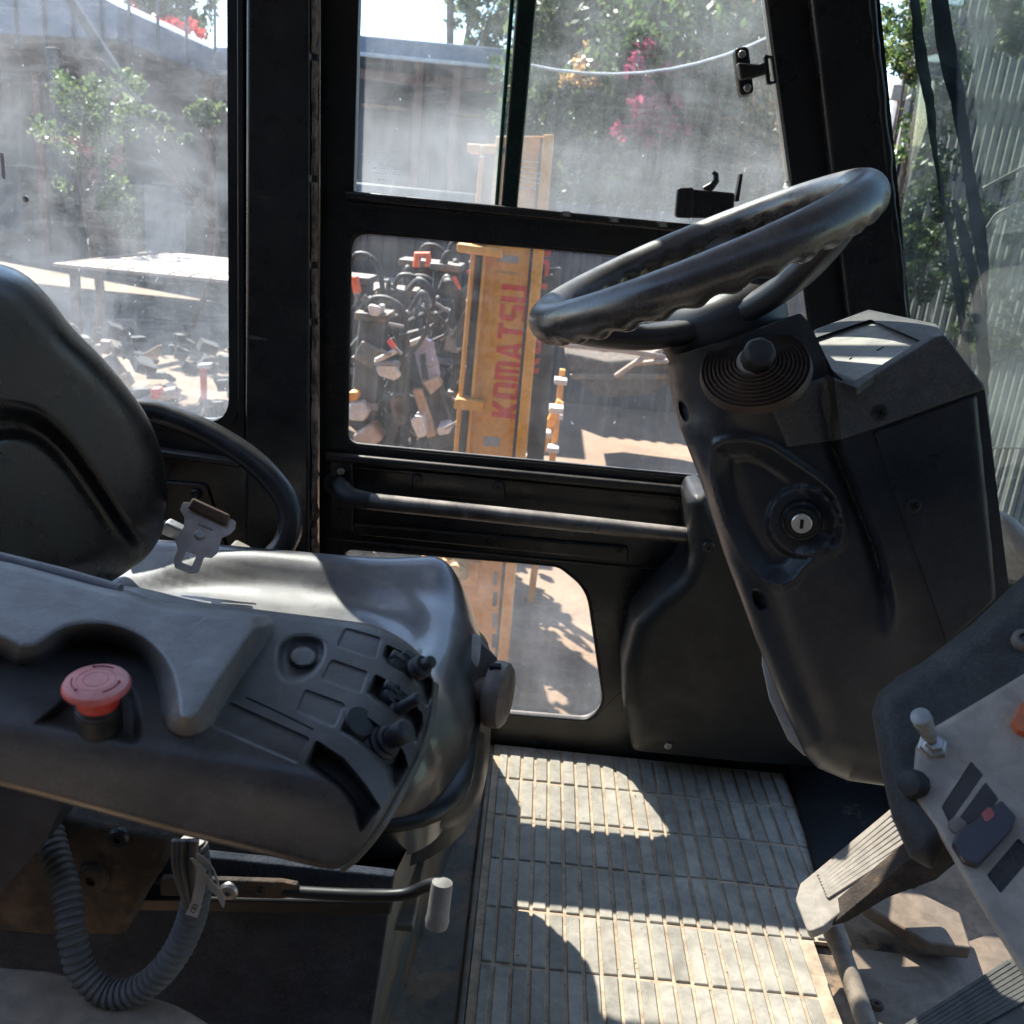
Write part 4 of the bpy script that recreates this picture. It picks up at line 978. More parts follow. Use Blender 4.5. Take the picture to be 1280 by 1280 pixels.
for (a, b, c, e) in ((1096, 438, 1104, 434), (1062, 449, 1065, 447)):
    P = [CAM + ray(q, r_) * float(tplane(np.array([[q, r_]], float), DP - DN * .0031, DN)[0]) for q, r_ in ((a, b), (c, e))]
    MB().tube(P, .0007, 6).build('display_mark', M['void'], colm)
def onS(px, py, f=tcol, lift=0): return CAM + ray(px, py) * (float(f(np.array([[px, py]], float))[0]) - lift)
def cross_screw(px, py, f, lift, r_=.0072):
    c = onS(px, py, f, lift); s = MB().lathe([(r_, 0), (r_, .0008), (r_ * .82, .0014), (r_ * .3, .0014)], c, (-.02, -1, .06), 20).build('screw', M['screw'], colm, smooth=40)
    for an in (.2, .2 + math.pi / 2):
        MB().box(c + Vector((0, -.0016, 0)), (r_ * 1.1, .001, r_ * .26), Matrix.Rotation(an, 3, 'Y')).build('screw_slot', M['void'], s)
cross_screw(1100, 516, tbox, .0055); cross_screw(1142, 632, tbox, .0035)
# ignition lock
kb = onS(1001, 648, tcol, -.012); KN = Vector((-.22, -1, .05)).normalized()
ig = MB().lathe([(.0205, -.004), (.0205, .008), (.0195, .010), (.0165, .011), (.0160, .017), (.0145, .019), (.0108, .019), (.0100, .016)], kb, KN, 30).build('ignition_lock', M['seal'], colm, smooth=35)
MB().lathe([(.0195, .0065), (.0200, .010), (.0170, .012)], kb, KN, 6).build('lock_nut', M['rubber'], ig)
kf = MB().lathe([(.0098, .017), (.0098, .0215), (.0088, .0225), (.0, .0225)], kb, KN, 30, cap=False).build('lock_barrel', pmat('brass_steel', (.75, .68, .58), .35, metal=.6, bump=.05), ig, smooth=35)
MB().box(kb + KN * .0225, (.0034, .002, .0092), Matrix.Rotation(-.1, 3, 'Y')).build('key_slot', M['void'], ig, bevel=.0005)
# bellows with knob
bc = onS(944, 462, tcol, .016)
vv = (CAM - bc).normalized(); BX = Vector((-.05, -.90, .55)).normalized(); BX = (vv * .64 + Vector((.0, .0, 1)) * .72 + Vector((-.18, 0, 0))).normalized()
prof = []; RR = .0495
for k in range(10):
    r0_ = RR * (1 - k * .075); prof += [(r0_, .001 + k * .0011), (r0_ - .0012, .0042 + k * .0011), (r0_ - .0030, .0006 + k * .0011)]
bel = MB().lathe([(RR * .5, -.03), (RR * .93, -.008), (RR + .001, -.004)] + prof, bc, BX, 60).build('bellows', pmat('brown_rubber', (.06, .036, .026), .5, var=.3, bump=.1, dust=.5, dustcol=(.2, .13, .09)), colm, smooth=35)
cc = bc + BX * .010
MB().lathe([(.017, 0), (.0155, .004), (.013, .006)], cc, BX, 26).build('bellows_lip', M['taupe'], bel, smooth=40)
KD = (BX * .6 + vv * .5 + Vector((.25, 0, .0))).normalized()
MB().lathe([(.0125, .0), (.0150, .006), (.0152, .020), (.0140, .0245), (.009, .0265), (.0, .027)], cc, KD, 8, cap=False).build('selector_knob', M['rubber'], bel, bevel=.003, bseg=3)

# ================================================================== STEERING WHEEL
wc = at(874, 321, y=1.035); tw = R(28.0)
E1 = Vector((math.cos(tw), .0, math.sin(tw))); E2 = Vector((0, 1, 0)); WN = E1.cross(E2).normalized()
if WN.z < 0: WN = -WN
RW = .174
wh = thing('steering_wheel', wc, 'black steering wheel with thick finger-grip rim, glossy, its top tinted pale as if sunlit, above the column', 'steering wheel')
def wp(an, r_=RW, h=0): return wc + E1 * (r_ * math.cos(an)) + E2 * (r_ * math.sin(an)) + WN * h
# rim: sweep with finger waves on the underside
NS, NT = 288, 24; mb = MB(); rings = []
for i in range(NS):
    an = 2 * math.pi * i / NS; c = wp(an); rad_ = E1 * math.cos(an) + E2 * math.sin(an); ring = []
    wave = .5 + .5 * math.cos(an * 32)
    grip = 1.0
    for k in range(NT):
        b = 2 * math.pi * k / NT; rr = .0202
        dn = max(0, -math.sin(b + .35)); rr += (.0062 * wave - .0035) * dn ** 1.4 * grip
        ring.append(len(mb.v)); mb.v.append(c + rad_ * math.cos(b) * rr + WN * math.sin(b) * rr * 1.06)
    rings.append(ring)
for i in range(NS):
    A, B = rings[i], rings[(i + 1) % NS]
    for k in range(NT): mb.f.append((A[k], A[(k + 1) % NT], B[(k + 1) % NT], B[k]))
mb.build('wheel_rim', M['wheel'], wh, smooth=180)
hubm = pmat('hub_plastic', (.03, .03, .033), .4, var=.2, bump=.2, bscale=400, dust=.35, dustcol=(.2, .17, .15))
HC = wc - WN * .062
def spoke(an, w0, w1, name='spoke'):
    mb = MB(); n = 14; sec = []
    for i in range(n + 1):
        t = i / n; r_ = .045 + (RW - .048) * t; h = -.062 + .055 * (t ** 1.7); wd = w0 + (w1 - w0) * t; th = .0145
        rad_ = E1 * math.cos(an) + E2 * math.sin(an); tan = -E1 * math.sin(an) + E2 * math.cos(an)
        c = wc + rad_ * r_ + WN * h; ring = []
        for k in range(16):
            b = 2 * math.pi * k / 16; cx = math.copysign(abs(math.cos(b)) ** .6, math.cos(b)); sx_ = math.copysign(abs(math.sin(b)) ** .6, math.sin(b))
            ring.append(len(mb.v)); mb.v.append(c + tan * cx * wd + WN * sx_ * th)
        sec.append(ring)
    for A, B in zip(sec, sec[1:]):
        for k in range(16): mb.f.append((A[k], A[(k + 1) % 16], B[(k + 1) % 16], B[k]))
    mb.f.append(tuple(sec[0])); mb.f.append(tuple(sec[-1][::-1]))
    return mb.build(name, hubm, wh, smooth=60)
for an in (1.25, 3.55, -.75): spoke(an, .044, .024)
MB().lathe([(.050, -.112), (.064, -.106), (.068, -.088), (.070, -.062), (.066, -.046), (.05, -.038), (.03, -.034), (0, -.033)], wc, WN, 44, cap=False).build('hub', hubm, wh, smooth=50)
MB().prism([at(a, b, y=1.0) for a, b in rnd([(940, 326), (991, 312), (985, 352), (966, 392), (905, 412), (868, 410), (900, 380)], [4, 4, 8, 12, 10, 8, 20], 4)], (0, .07, 0)).build('wheel_yoke', pmat('worn_yoke', (.035, .026, .02), .45, var=.3, dust=.4, dustcol=(.22, .16, .12)), colm, bevel=.010, bseg=4)
# boss and turret below the hub (fixed to the column)
nb = wc - WN * .128
MB().lathe([(.074, -.004), (.076, .0), (.074, .016), (.070, .020), (.062, .022), (.058, .034), (.054, .045)], nb, WN, 48, cap=False).build('column_collar', M['colplastic'], colm, smooth=40)
MB().lathe([(.02, -.06), (.02, .06)], nb, WN, 20).build('column_shaft', M['floorblack'], colm, smooth=40)

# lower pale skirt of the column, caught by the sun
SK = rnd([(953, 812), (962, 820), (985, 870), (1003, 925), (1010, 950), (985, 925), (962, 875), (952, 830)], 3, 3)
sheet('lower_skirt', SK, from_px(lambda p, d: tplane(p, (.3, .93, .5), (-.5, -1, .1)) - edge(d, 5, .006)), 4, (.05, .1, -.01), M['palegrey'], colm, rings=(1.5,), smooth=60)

# ================================================================== PEDALS
def pad_on(O, N):
    O = Vector(O); N = Vector(N).normalized()
    def f(px, py, lift=0):
        d = ray(px, py); return CAM + d * ((O - CAM).dot(N) / d.dot(N)) + N * lift
    return f, N
def pedal(label, outline, O, N, ribs, th=.014, rad=7, mt='pedal', rw=.0064):
    f, n = pad_on(O, N); ol = rnd(outline, rad, 5); root = thing('pedal', O, label, 'pedal')
    MB().prism([f(a, b) for a, b in ol], n * -th).build('pedal_pad', M[mt], root, bevel=.003, bseg=3)
    for (a, b, c, e) in ribs:
        p, q = f(a, b, .0012), f(c, e, .0012)
        MB().bar(p, q, rw, .0044, n).build('pedal_rib', M[mt], root, bevel=.0008, bseg=1)
    return root, f, n
ribs = []
for k in range(8):
    u = k / 7; ribs.append((1023 + 11 * u, 1096 + 27 * u, 1113 + 20 * u, 1019 + 40 * u))
p1, f1, n1 = pedal('pale dusty ribbed accelerator pedal next to the floor mat, half under the side panel', [(994, 1124), (1000, 1104), (1022, 1086), (1118, 1006), (1150, 1062), (1029, 1158), (1010, 1166)], at(1060, 1090, z=.13), (-.42, -.12, .9), ribs)
MB().prism([at(a, b, y=1.0) for a, b in rnd([(1035, 1160), (1150, 1064), (1200, 1075), (1170, 1100), (1110, 1122), (1060, 1152)], 5)], (0, .03, 0)).build('pedal_bracket', M['rust'], p1, bevel=.002)
MB().tube([at(1040, 1165, z=.06), at(1050, 1185, z=.055), at(1066, 1230, z=.045), at(1090, 1300, z=.04)], .0125, 18).build('linkage_tube', pmat('dusty_tube', (.2, .17, .14), .6, var=.3, col2=(.1, .08, .07), c2pos=(.5, .6), c2scale=30, dust=.6), p1, smooth=50)
ribs = []
for k in range(9):
    u = k / 8; ribs.append((1135 + 40 * u, 1284 + 26 * u, 1262 + 60 * u, 1203 + 24 * u))
pedal('dark ribbed brake pedal at the lower right corner, below the grey switch panel', [(1112, 1290), (1272, 1192), (1340, 1210), (1340, 1360), (1160, 1360)], at(1230, 1250, z=.16), (-.35, -.25, .9), ribs, rad=6, mt='pedaldark', rw=.0048)
# floor bits by the pedals
fl = MB().prism(L3(rnd([(985, 958), (1140, 968), (1150, 1100), (1040, 1108), (1020, 1090)], 3), z=.018), (0, 0, -.016)).build('floor_plate', M['floorblack'], bevel=.002)
tag(fl, 'black steel plate on the floor between mat and steering column', 'floor plate')
fl = MB().prism(L3(rnd([(1064, 1185), (1155, 1195), (1290, 1150), (1300, 1330), (1110, 1330)], 4), z=.012), (0, 0, -.01)).build('access_plate', M['tan'], bevel=.002)
tag(fl, 'dusty tan access plate bolted to the floor between the two pedals', 'floor plate')
bolt(1095, 1258, at(1095, 1258, z=.02).y, .009, fl, 'rust', (0, 0, 1))
fl = MB().prism(L3([(1080, 1130), (1135, 1108), (1200, 1140), (1215, 1185), (1160, 1178)], z=.05), (0, 0, -.02)).build('floor_bracket', M['tan'], bevel=.003)
tag(fl, 'bent tan pedal base plate under the accelerator bracket', 'base plate')

# ================================================================== RIGHT SWITCH PANEL with foam trim
pan = thing('switch_panel', at(1240, 1100, y=.62), 'worn grey switch panel in black foam trim at the lower right', 'switch panel')
PO, PN = np.array(at(1200, 1000, y=.56)), np.array([-.30, -.62, .72])
FO = rnd([(1090, 892), (1096, 868), (1120, 847), (1152, 828), (1215, 780), (1257, 740), (1330, 672), (1330, 1290), (1214, 1110), (1182, 1058), (1165, 1088), (1137, 1072), (1115, 1022), (1101, 962)], [10, 14, 10, 10, 10, 6, 0, 0, 0, 4, 6, 10, 10, 10], 4)
sheet('foam_trim', FO, from_px(lambda p, d: tplane(p, PO - PN * .02, PN) - edge(d, 30, .028) + .012), 6, (.06, .06, -.03), M['foam'], pan, rings=(1.5, 4, 8, 14, 20), smooth=80)
GP = rnd([(1340, 804), (1290, 835), (1215, 880), (1166, 909), (1144, 932), (1140, 972), (1145, 1002), (1168, 1034), (1215, 1116), (1340, 1320)], [0, 0, 0, 10, 12, 12, 8, 8, 8, 0], 4)
holes = dict(blank=[(1214, 952), (1229, 969), (1187, 1029), (1177, 1009)], blank2=[(1232, 978), (1248, 999), (1207, 1058), (1191, 1034)],
             hole=[(1273, 1048), (1292, 1068), (1251, 1116), (1234, 1094)])
h_np = [resample(q, 4) for q in holes.values()]
def ppos(p, d):
    t = tplane(p, PO, PN) - edge(d, 7, .006) + .006
    t = t - .004 * np.exp(-(np.hypot(p[:, 0] - 1168, p[:, 1] - 935) / 22) ** 2)
    for k, q in enumerate(h_np): t = t + (.003 if k < 2 else .03) * sstep(-.5, 1.5, sgn_in(p, q))
    return t
sheet('panel_plate', GP, from_px(ppos), 2.8, (.03, .012, -.01), M['panelgrey'], pan, rings=(1, 2.5, 5), feats=sum([loops(q, (-.5, 1.5), 2.5) for q in holes.values()], []), smooth=50)
fp, fn = pad_on(PO, PN)
MB().plate([fp(a, b, -.001) for a, b in rnd(holes['blank'], 2)], [], fn * -.003).build('blank_cap', pmat('switch_black', (.035, .033, .032), .6, var=.2, dust=.5, dustcol=(.14, .11, .09)), pan, bevel=.0006)
MB().plate([fp(a, b, .000) for a, b in rnd(holes['blank2'], 2)], [], fn * -.004).build('blank_cap', MATS['switch_black'], pan, bevel=.0006)
MB().plate([fp(a, b, -.028) for a, b in rnd(holes['hole'], 2)], [], fn * -.003).build('switch_opening', M['void'], pan)
rk = rnd([(1249, 1005), (1267, 1026), (1262, 1042), (1221, 1086), (1203, 1080), (1189, 1058), (1193, 1046)], 4)
rock = MB().prism([fp(a, b, .011) for a, b in rk], fn * -.014).build('rocker_switch', pmat('rocker_blueblack', (.018, .02, .03), .4, var=.2, bump=.2, bscale=300, dust=.3, dustcol=(.2, .17, .17)), pan, bevel=.003, bseg=3)
MB().plate([fp(a, b, .0115) for a, b in rnd([(1223, 1022), (1234, 1013), (1241, 1024), (1229, 1034)], 4)], [], fn * -.001).build('red_symbol', pmat('faded_red_print', (.35, .05, .05), .5, bump=0, dust=.3), rock)
MB().lathe([(.006, 0), (.0055, .003), (.002, .004)], fp(1197, 1033, 0), fn, 14).build('indicator_stud', M['taupe'], pan, smooth=40)
# toggle
tb = fp(1166, 934, .0)
tgl = MB().lathe([(.011, -.001), (.011, .003), (.0095, .004), (.0095, .007), (.0065, .008), (.0060, .012)], tb, fn, 6).build('toggle_switch', M['steel'], pan, bevel=.0006)
td = (at(1150, 900, t=(tb - CAM).dot(_f) - .022) - tb)
MB().lathe([(.0032, 0), (.0038, .010), (.0052, .012), (.0064, .030), (.0070, .034), (.0066, .039), (.003, .041)], tb + fn * .006, td, 18).build('toggle_sleeve', pmat('clear_sleeve', (.3, .31, .31), .25, bump=.1, bscale=200, dust=.2), tgl, smooth=45)
MB().lathe([(.0095, -.004), (.0105, .004), (.0085, .009), (.004, .0105)], fp(1143, 981, .002), Vector((-.7, -.5, .35)), 10).build('panel_knob', M['rubber'], pan, smooth=35)
MB().prism([fp(a, b, .010) for a, b in rnd([(1262, 906), (1272, 886), (1300, 868), (1300, 930), (1270, 918)], 5)], fn * -.012).build('orange_lamp', M['orange'], pan, bevel=.003, bseg=3)
MB().lathe([(.0085, 0), (.0085, .004), (.006, .007), (.004, .007), (.004, .003)], CAM + ray(1279, 802) * (float(tplane(np.array([[1279., 802.]]), PO - PN * .02, PN)[0]) - .016), fn, 16).build('trim_screw', M['taupe'], pan, smooth=40)
# pale duct behind the column at the windscreen
DU = spline([(1238, 640), (1250, 638), (1268, 648), (1290, 668), (1330, 700)], 4) + [(1330, 770), (1290, 720), (1262, 690), (1250, 665)]
du = sheet('demister_duct', DU, from_px(lambda p, d: tplane(p, (.6, 1.10, .6), (-.3, -1, .5)) - edge(d, 12, .02)), 5, (.02, .12, -.08), M['cream'], rings=(2, 5, 8), smooth=70)
tag(du, 'cream moulded demister duct at the right edge behind the column cover', 'duct')
dn_ = MB().prism(L3([(1238, 668), (1262, 700), (1300, 735), (1300, 770), (1240, 770)], y=1.14), (0, .02, 0)).build('duct_shade_slab', M['void'])  # solid black slab, painted shade for the gap under the duct
tag(dn_, 'black slab painting the shade in the gap below the cream duct at the right edge', 'painted shade')

# ================================================================== WINDSCREEN
ws = thing('windscreen', Vector((.80, 1.2, .3)), 'tinted windscreen at the right edge, beside the black front pillar', 'windscreen')
G_ws = glass('tinted_windscreen', (.46, .54, .51), dust=.06, streaky=.05, speck=.25, refl=.4)
xw = at(1100, 200, y=D).x
mb = MB().prism([(xw - .028, D + .014, 1.84), (xw + .16, .40, 1.84), (xw + .30, .40, .30), (xw + .115, D + .014, .30)], (.004, .0005, 0))
gl = mb.build('windscreen_pane', G_ws, ws, smooth=60)

# torn dark film / wind-deflector strips hanging down the screen
tf = thing('torn_film', at(1180, 100, y=1.40), 'two torn dark green strips of sun film hanging down the windscreen', 'film')
def drape(name, cl, wd, y, mat, th=.0015):
    n = len(cl); C2 = spline([(a, b, w_) for (a, b), w_ in zip(cl, wd)], 6); rr = random.Random(len(cl) * 7 + int(cl[0][0]))
    L2, R2 = [], []
    for a, b, w_ in C2:
        L2.append(at(a - w_ / 2 + rr.uniform(-1, 1), b, y=y + rr.uniform(-.004, .004))); R2.append(at(a + w_ / 2 + rr.uniform(-1.4, 1.4), b, y=y + .03 + rr.uniform(-.004, .004)))
    mb = MB(); off = Vector((0, th, 0)); k = len(L2)
    mb.add(L2 + R2 + [q + off for q in L2] + [q + off for q in R2],
           [(i, i + 1, k + i + 1, k + i) for i in range(k - 1)] + [(2 * k + i, 3 * k + i, 3 * k + i + 1, 2 * k + i + 1) for i in range(k - 1)] +
           [(i, 2 * k + i, 2 * k + i + 1, i + 1) for i in range(k - 1)] + [(k + i, k + i + 1, 3 * k + i + 1, 3 * k + i) for i in range(k - 1)])
    return mb.build(name, mat, tf)
drape('film_strip', [(1138, -60), (1150, 60), (1162, 130), (1172, 210), (1186, 290), (1198, 360), (1208, 440), (1220, 560), (1228, 640)], [8, 14, 12, 6, 7, 12, 8, 6, 4], 1.40, M['net'])
drape('film_strip', [(1166, -60), (1184, 60), (1200, 140), (1212, 220), (1224, 290), (1230, 340), (1232, 400)], [18, 24, 17, 14, 18, 10, 3], 1.38, pmat('dark_film', (.008, .016, .022), .85, spec=.15, var=.4, vscale=8, bump=.2, bscale=60))
drape('film_strip', [(1192, 250), (1206, 300), (1218, 350), (1228, 430), (1232, 520)], [6, 14, 12, 16, 5], 1.43, M['net'])
for k, (ol, yy, lab) in enumerate((([(1205, -60), (1330, -60), (1330, 182), (1229, 236)], 1.95, 'upper outside mirror glass at the top right, with a pale lower edge'),
                         ([(1226, 296), (1244, 268), (1330, 222), (1330, 560), (1236, 560)], 1.9, 'lower rounded outside mirror glass at the right edge'))):
    q = rnd(ol, [0, 0, 0, 4] if k == 0 else [20, 16, 0, 0, 10], 4)
    mi = thing('mirror', at(1280, 200 + 200 * k, y=yy), lab, 'mirror')
    MB().prism(L3(q, y=yy), (.0, .006, 0)).build('mirror_glass', glass('mirror_pane_%s' % ('upper', 'lower')[k], (.8, .86, .8), dust=.07 + .04 * k, streaky=.06, speck=.2), mi)
    if k == 0: MB().tube(L3([(1229, 236), (1330, 182)], y=yy - .004), .004, 8).build('edge_trim', M['cream'], mi)
    else: MB().tube(L3(q[4:14], y=yy - .004), .0022, 8).build('edge_trim', M['palegrey'], mi)
    MB().bar(at(1300, 200 + 200 * k, y=yy + .01), at(1330, 330, y=1.6), .015, .015).build('mirror_arm', M['darkmetal'], mi)

# ================================================================== YARD
GZ = -1.35
def G(px, y): p = at(px, 300, y=y); return Vector((p.x, y, GZ))
tag(MB().add([(-150, -80, GZ), (150, -80, GZ), (150, 300, GZ), (-150, 300, GZ)], [(0, 1, 2, 3)]).build('ground', M['soil']), kind='structure')

# ---- the machine's own deck under the cab (hidden from the lens but it carries the cab)
tag(MB().add([(-9, -9, GZ + .004), (9, -9, GZ + .004), (9, 1.6, GZ + .004), (-9, 1.6, GZ + .004)], [(0, 1, 2, 3)]).build('bounce_damper', pmat('bounce_damper_dark', (.11, .095, .08), .85, var=.3, vscale=2, bump=.4, bscale=40)), kind='structure')  # unseen dark ground sheet, added to cut warm bounce light
tag(MB().box((.1, .95, -.6), (2.2, 1.0, 1.0)).build('machine_deck', M['darkmetal'], bevel=.02), kind='structure')

# ---- unseen wall and roof behind the camera, added to block sky light
wk = thing('sky_screen', (0, -5, GZ), 'unseen dark wall and roof added behind the camera to block sky light', 'building')
MB().box((0, -5.2, GZ + 2.6), (26, .3, 5.2)).build('wall', M['darkshed'], wk)
MB().box((0, -3.5, GZ + 4.2), (26.6, 4.4, .15)).build('roof', M['darkshed'], wk)
# ---- open shed
def shed():
    Y = 19.0
    p0, p1 = at(318, 52, y=Y), at(650, 52, y=Y); zt = at(450, 44, y=Y).z
    s = thing('open_shed', (p0.x / 2 + p1.x / 2, Y, GZ), 'long dark open-fronted shed with a blue-grey fascia at the back of the yard', 'shed')
    x0, x1 = p0.x, p1.x
    MB().box(((x0 + x1) / 2, Y + 3.5, zt - .10), (x1 - x0, 7.4, .16)).build('roof', M['shedroof'], s, bevel=.02)
    MB().box(((x0 + x1) / 2, Y - .26, zt - .22), (x1 - x0, .08, .34)).build('fascia', M['shedroof'], s, bevel=.01)
    MB().box(((x0 + x1) / 2, Y - .34, zt - .36), (x1 - x0, .10, .07)).build('gutter', M['wire'], s, bevel=.01)
    MB().box(((x0 + x1) / 2, Y + 6.8, (zt + GZ) / 2), (x1 - x0, .1, zt - GZ - .3)).build('back_wall', M['darkshed'], s)
    MB().box((x1 - .1, Y + 3.4, (zt + GZ) / 2), (.1, 6.6, zt - GZ - .3)).build('side_wall_panel', M['darkshed'], s)
    for px in (350, 519, 565, 640):
        p = at(px, 200, y=Y)
        MB().box((p.x, Y, (zt - .3 + GZ) / 2), (.16, .16, zt - .3 - GZ)).build('column', M['girder'], s, bevel=.01)
    za = at(450, 92, y=Y).z
    MB().box(((x0 + x1) / 2, Y + .1, za), (x1 - x0, .1, .18)).build('beam', M['girder'], s, bevel=.01)
    zs = at(500, 137, y=Y + 2).z
    for a, b in ((455, 512), (568, 602)):
        q0, q1 = at(a, 137, y=Y + 2), at(b, 137, y=Y + 2)
        MB().box(((q0.x + q1.x) / 2, Y + 2, zs), (q1.x - q0.x, .5, .06)).build('shelf', M['wood'], s)
    # stored boxes and bins in the dark
    for k in range(9):
        w_, h_ = random.uniform(.5, 1.6), random.uniform(.5, 2.6); x = random.uniform(x0 + 1, x1 - 1)
        MB().box((x, Y + random.uniform(1.2, 5.5), GZ + h_ / 2), (w_, .8, h_)).build('stored_bin', M[random.choice(['greymetal', 'darkmetal', 'girder', 'darkshed', 'shedroof', 'worn'])], s, bevel=.03)
shed()
# its wing runs away to the left, so its eaves look level in the side window
wg = thing('shed_wing', G(150, 24), 'dark shed wing with pale eaves line behind the side window', 'shed')
wa, wb = at(-420, 56, y=31), at(312, 50, y=19.2); wb.z = wa.z = (wa.z + wb.z) / 2; wd_ = (wb - wa).normalized(); wn = Vector((-wd_.y, wd_.x, 0))
for nm, o0, o1, z0, z1, m_ in (('roof', 0, 7, -.16, 0, 'shedroof'), ('fascia', -.12, -.04, -.42, -.06, 'shedroof'), ('gutter', -.22, -.12, -.50, -.42, 'wire'), ('back_wall', 6, 6.1, GZ - wa.z, -.17, 'darkshed')):
    MB().prism([wa + wn * o0 + Vector((0, 0, z0)), wb + wn * o0 + Vector((0, 0, z0)), wb + wn * o1 + Vector((0, 0, z0)), wa + wn * o1 + Vector((0, 0, z0))], (0, 0, z1 - z0)).build(nm, M[m_], wg)
for k in range(9):
    q = wa.lerp(wb, (k + .5) / 9) + wn * .3; MB().box((q.x, q.y, (wa.z - .2 + GZ) / 2), (.16, .16, wa.z - .2 - GZ)).build('column', M['girder'], wg)
for k in range(22):
    q = wa.lerp(wb, random.random()) + wn * random.uniform(1.5, 5); h_ = random.uniform(.6, 2.4)
    MB().box((q.x, q.y, GZ + h_ / 2), (random.uniform(.5, 1.8), .8, h_)).build('stored_bin', M[random.choice(['greymetal', 'darkmetal', 'girder', 'darkshed', 'worn', 'rust'])], wg, bevel=.03)

# ---- tall grey building with a low-pitched roof, far left
def house():
    Y = 15.0; a, b = at(-200, 40, y=Y), at(150, 45, y=Y); zt = a.z
    h = thing('grey_building', (a.x, Y, GZ), 'grey sheet-clad building at the far left, in front of the shed', 'building')
    pts = [at(-260, -30, y=Y), at(60, -40, y=Y), at(148, 8, y=Y), at(146, 50, y=Y), at(-260, 30, y=Y)]
    MB().prism(pts, (0, 5, 0)).build('gable', M['shedroof'], h, bevel=.02)
    for k in range(14):
        x = a.x + k * .42 + 1.0
        MB().box((x, Y - .02, at(100, 20, y=Y).z + .1), (.03, .05, 1.2)).build('seam', M['darkshed'], h)
    MB().bar(at(82, -10, y=Y - 1), at(172, 130, y=Y - 1), .12, .12).build('down_pipe', M['darkmetal'], h)
    MB().bar(at(66, 60, y=Y - 1), at(100, 330, y=Y - 1), .16, .16).build('post', M['darkmetal'], h, bevel=.01)
house()

# ---- low tan canopy in the middle distance
c = [at(66, 333, y=8.6), at(330, 336, y=8.6)]
cz = c[0].z
cn = thing('low_canopy', (c[0].x + 1, 9, GZ), 'low tan sheet canopy seen through the rear side window', 'canopy')
MB().prism([(c[0].x, 8.6, cz), (c[1].x + 1, 8.6, cz), (c[1].x + 1, 10.6, cz + .02), (c[0].x + .4, 10.6, cz + .02)], (0, 0, .03)).build('roof_sheet', M['sheet'], cn)
for k in range(16):
    x = c[0].x + .1 + k * .19
    MB().box((x, 9.6, cz + .040), (.02, 1.95, .008)).build('sheet_rib', M['sheet'], cn)
for x in (c[0].x + .1, c[1].x): MB().box((x, 8.8, (cz + GZ) / 2), (.07, .07, cz - GZ)).build('leg', M['darkmetal'], cn)

# ------------------------------------------------------------------ foliage
def leaves(name, blobs, n, size, mats, parent, weights=None, sq=(1, 1, 1)):
    rs = np.random.RandomState(abs(hash_(name, blobs)) % 100000)
    V = []; F = []; idx = []
    tot = sum(b[1] ** 2 for b in blobs)
    for (c, r_) in blobs:
        k = max(8, int(n * r_ * r_ / tot)); d = rs.normal(size=(k, 3)); d /= np.linalg.norm(d, axis=1)[:, None]
        # clumps inside each blob
        cl = rs.normal(size=(max(3, k // 45), 3)); cl /= np.linalg.norm(cl, axis=1)[:, None]; cl *= (rs.rand(len(cl), 1) ** .5)
        w_ = cl[rs.randint(0, len(cl), k)] + rs.normal(size=(k, 3)) * .14
        P = np.array(c)[None] + w_ * r_ * np.array(sq)[None]
        a = rs.normal(size=(k, 3)); a /= np.linalg.norm(a, axis=1)[:, None]
        b = np.cross(a, rs.normal(size=(k, 3))); b /= np.linalg.norm(b, axis=1)[:, None]
        s_ = size * rs.uniform(.5, 1.4, (k, 1))
        q = np.stack([P - a * s_, P + b * s_ * .5, P + a * s_, P - b * s_ * .5], 1)
        base = len(V) * 4 if False else sum(len(x) for x in V)
        V.append(q.reshape(-1, 3)); F += [(base + 4 * i, base + 4 * i + 1, base + 4 * i + 2, base + 4 * i + 3) for i in range(k)]
        idx += list(rs.choice(len(mats), k, p=weights))
    V = np.concatenate(V); L = np.array(world_loc(parent)) if parent else np.zeros(3)
    me = bpy.data.meshes.new(name); me.from_pydata((V - L).tolist(), [], F)
    for m in mats: me.materials.append(m)
    me.polygons.foreach_set('material_index', idx)
    o = bpy.data.objects.new(name, me); COL.objects.link(o)
    if parent: o.parent = parent
    return o
def hash_(name, blobs): return int(sum(ord(ch) for ch in name) * 31 + sum((b[0][0] * 13 + b[0][2] * 7 + b[1]) * 97 for b in blobs))
def tree(name, label, cat, base, blobs, n, size, mats, weights=None, trunk=.12, flowers=None, group=None):
    t = thing(name, base, label, cat, group)
    top = Vector(blobs[0][0]); mid = Vector(base).lerp(top, .55) + Vector((random.uniform(-.3, .3), 0, 0))
    MB().tube(spline([Vector(base), Vector(base).lerp(mid, .5) + Vector((.1, 0, 0)), mid, top], 5), [trunk * (1 - .045 * i) for i in range(16)], 9).build('trunk', M['bark'], t, smooth=60)
    for (c, r_) in blobs[:7]:
        c = Vector(c); MB().tube(spline([mid, mid.lerp(c, .5) + Vector((0, 0, -.1)), c], 4), [trunk * .5, trunk * .4, trunk * .34, trunk * .3, trunk * .25, trunk * .2, trunk * .16, trunk * .12, trunk * .08], 7).build('limb', M['bark'], t, smooth=60)
    leaves('crown', blobs, n, size, mats, t, weights)
    if flowers: leaves('blossom', flowers[0], flowers[1], size * .8, flowers[2], t)
    return t
def B(l, y): return [(tuple(at(a, b, y=y + dy)), r_) for (a, b, r_, dy) in l]
GR = [M['leafA'], M['leafB'], M['leafC']]
def gb(x0, x1, y0, y1, Y, k, r0, r1, seed, dy=1.2):
    rr = random.Random(seed); return B([(rr.uniform(x0, x1), rr.uniform(y0, y1), rr.uniform(r0, r1), rr.uniform(-dy, dy)) for _ in range(k)], Y)
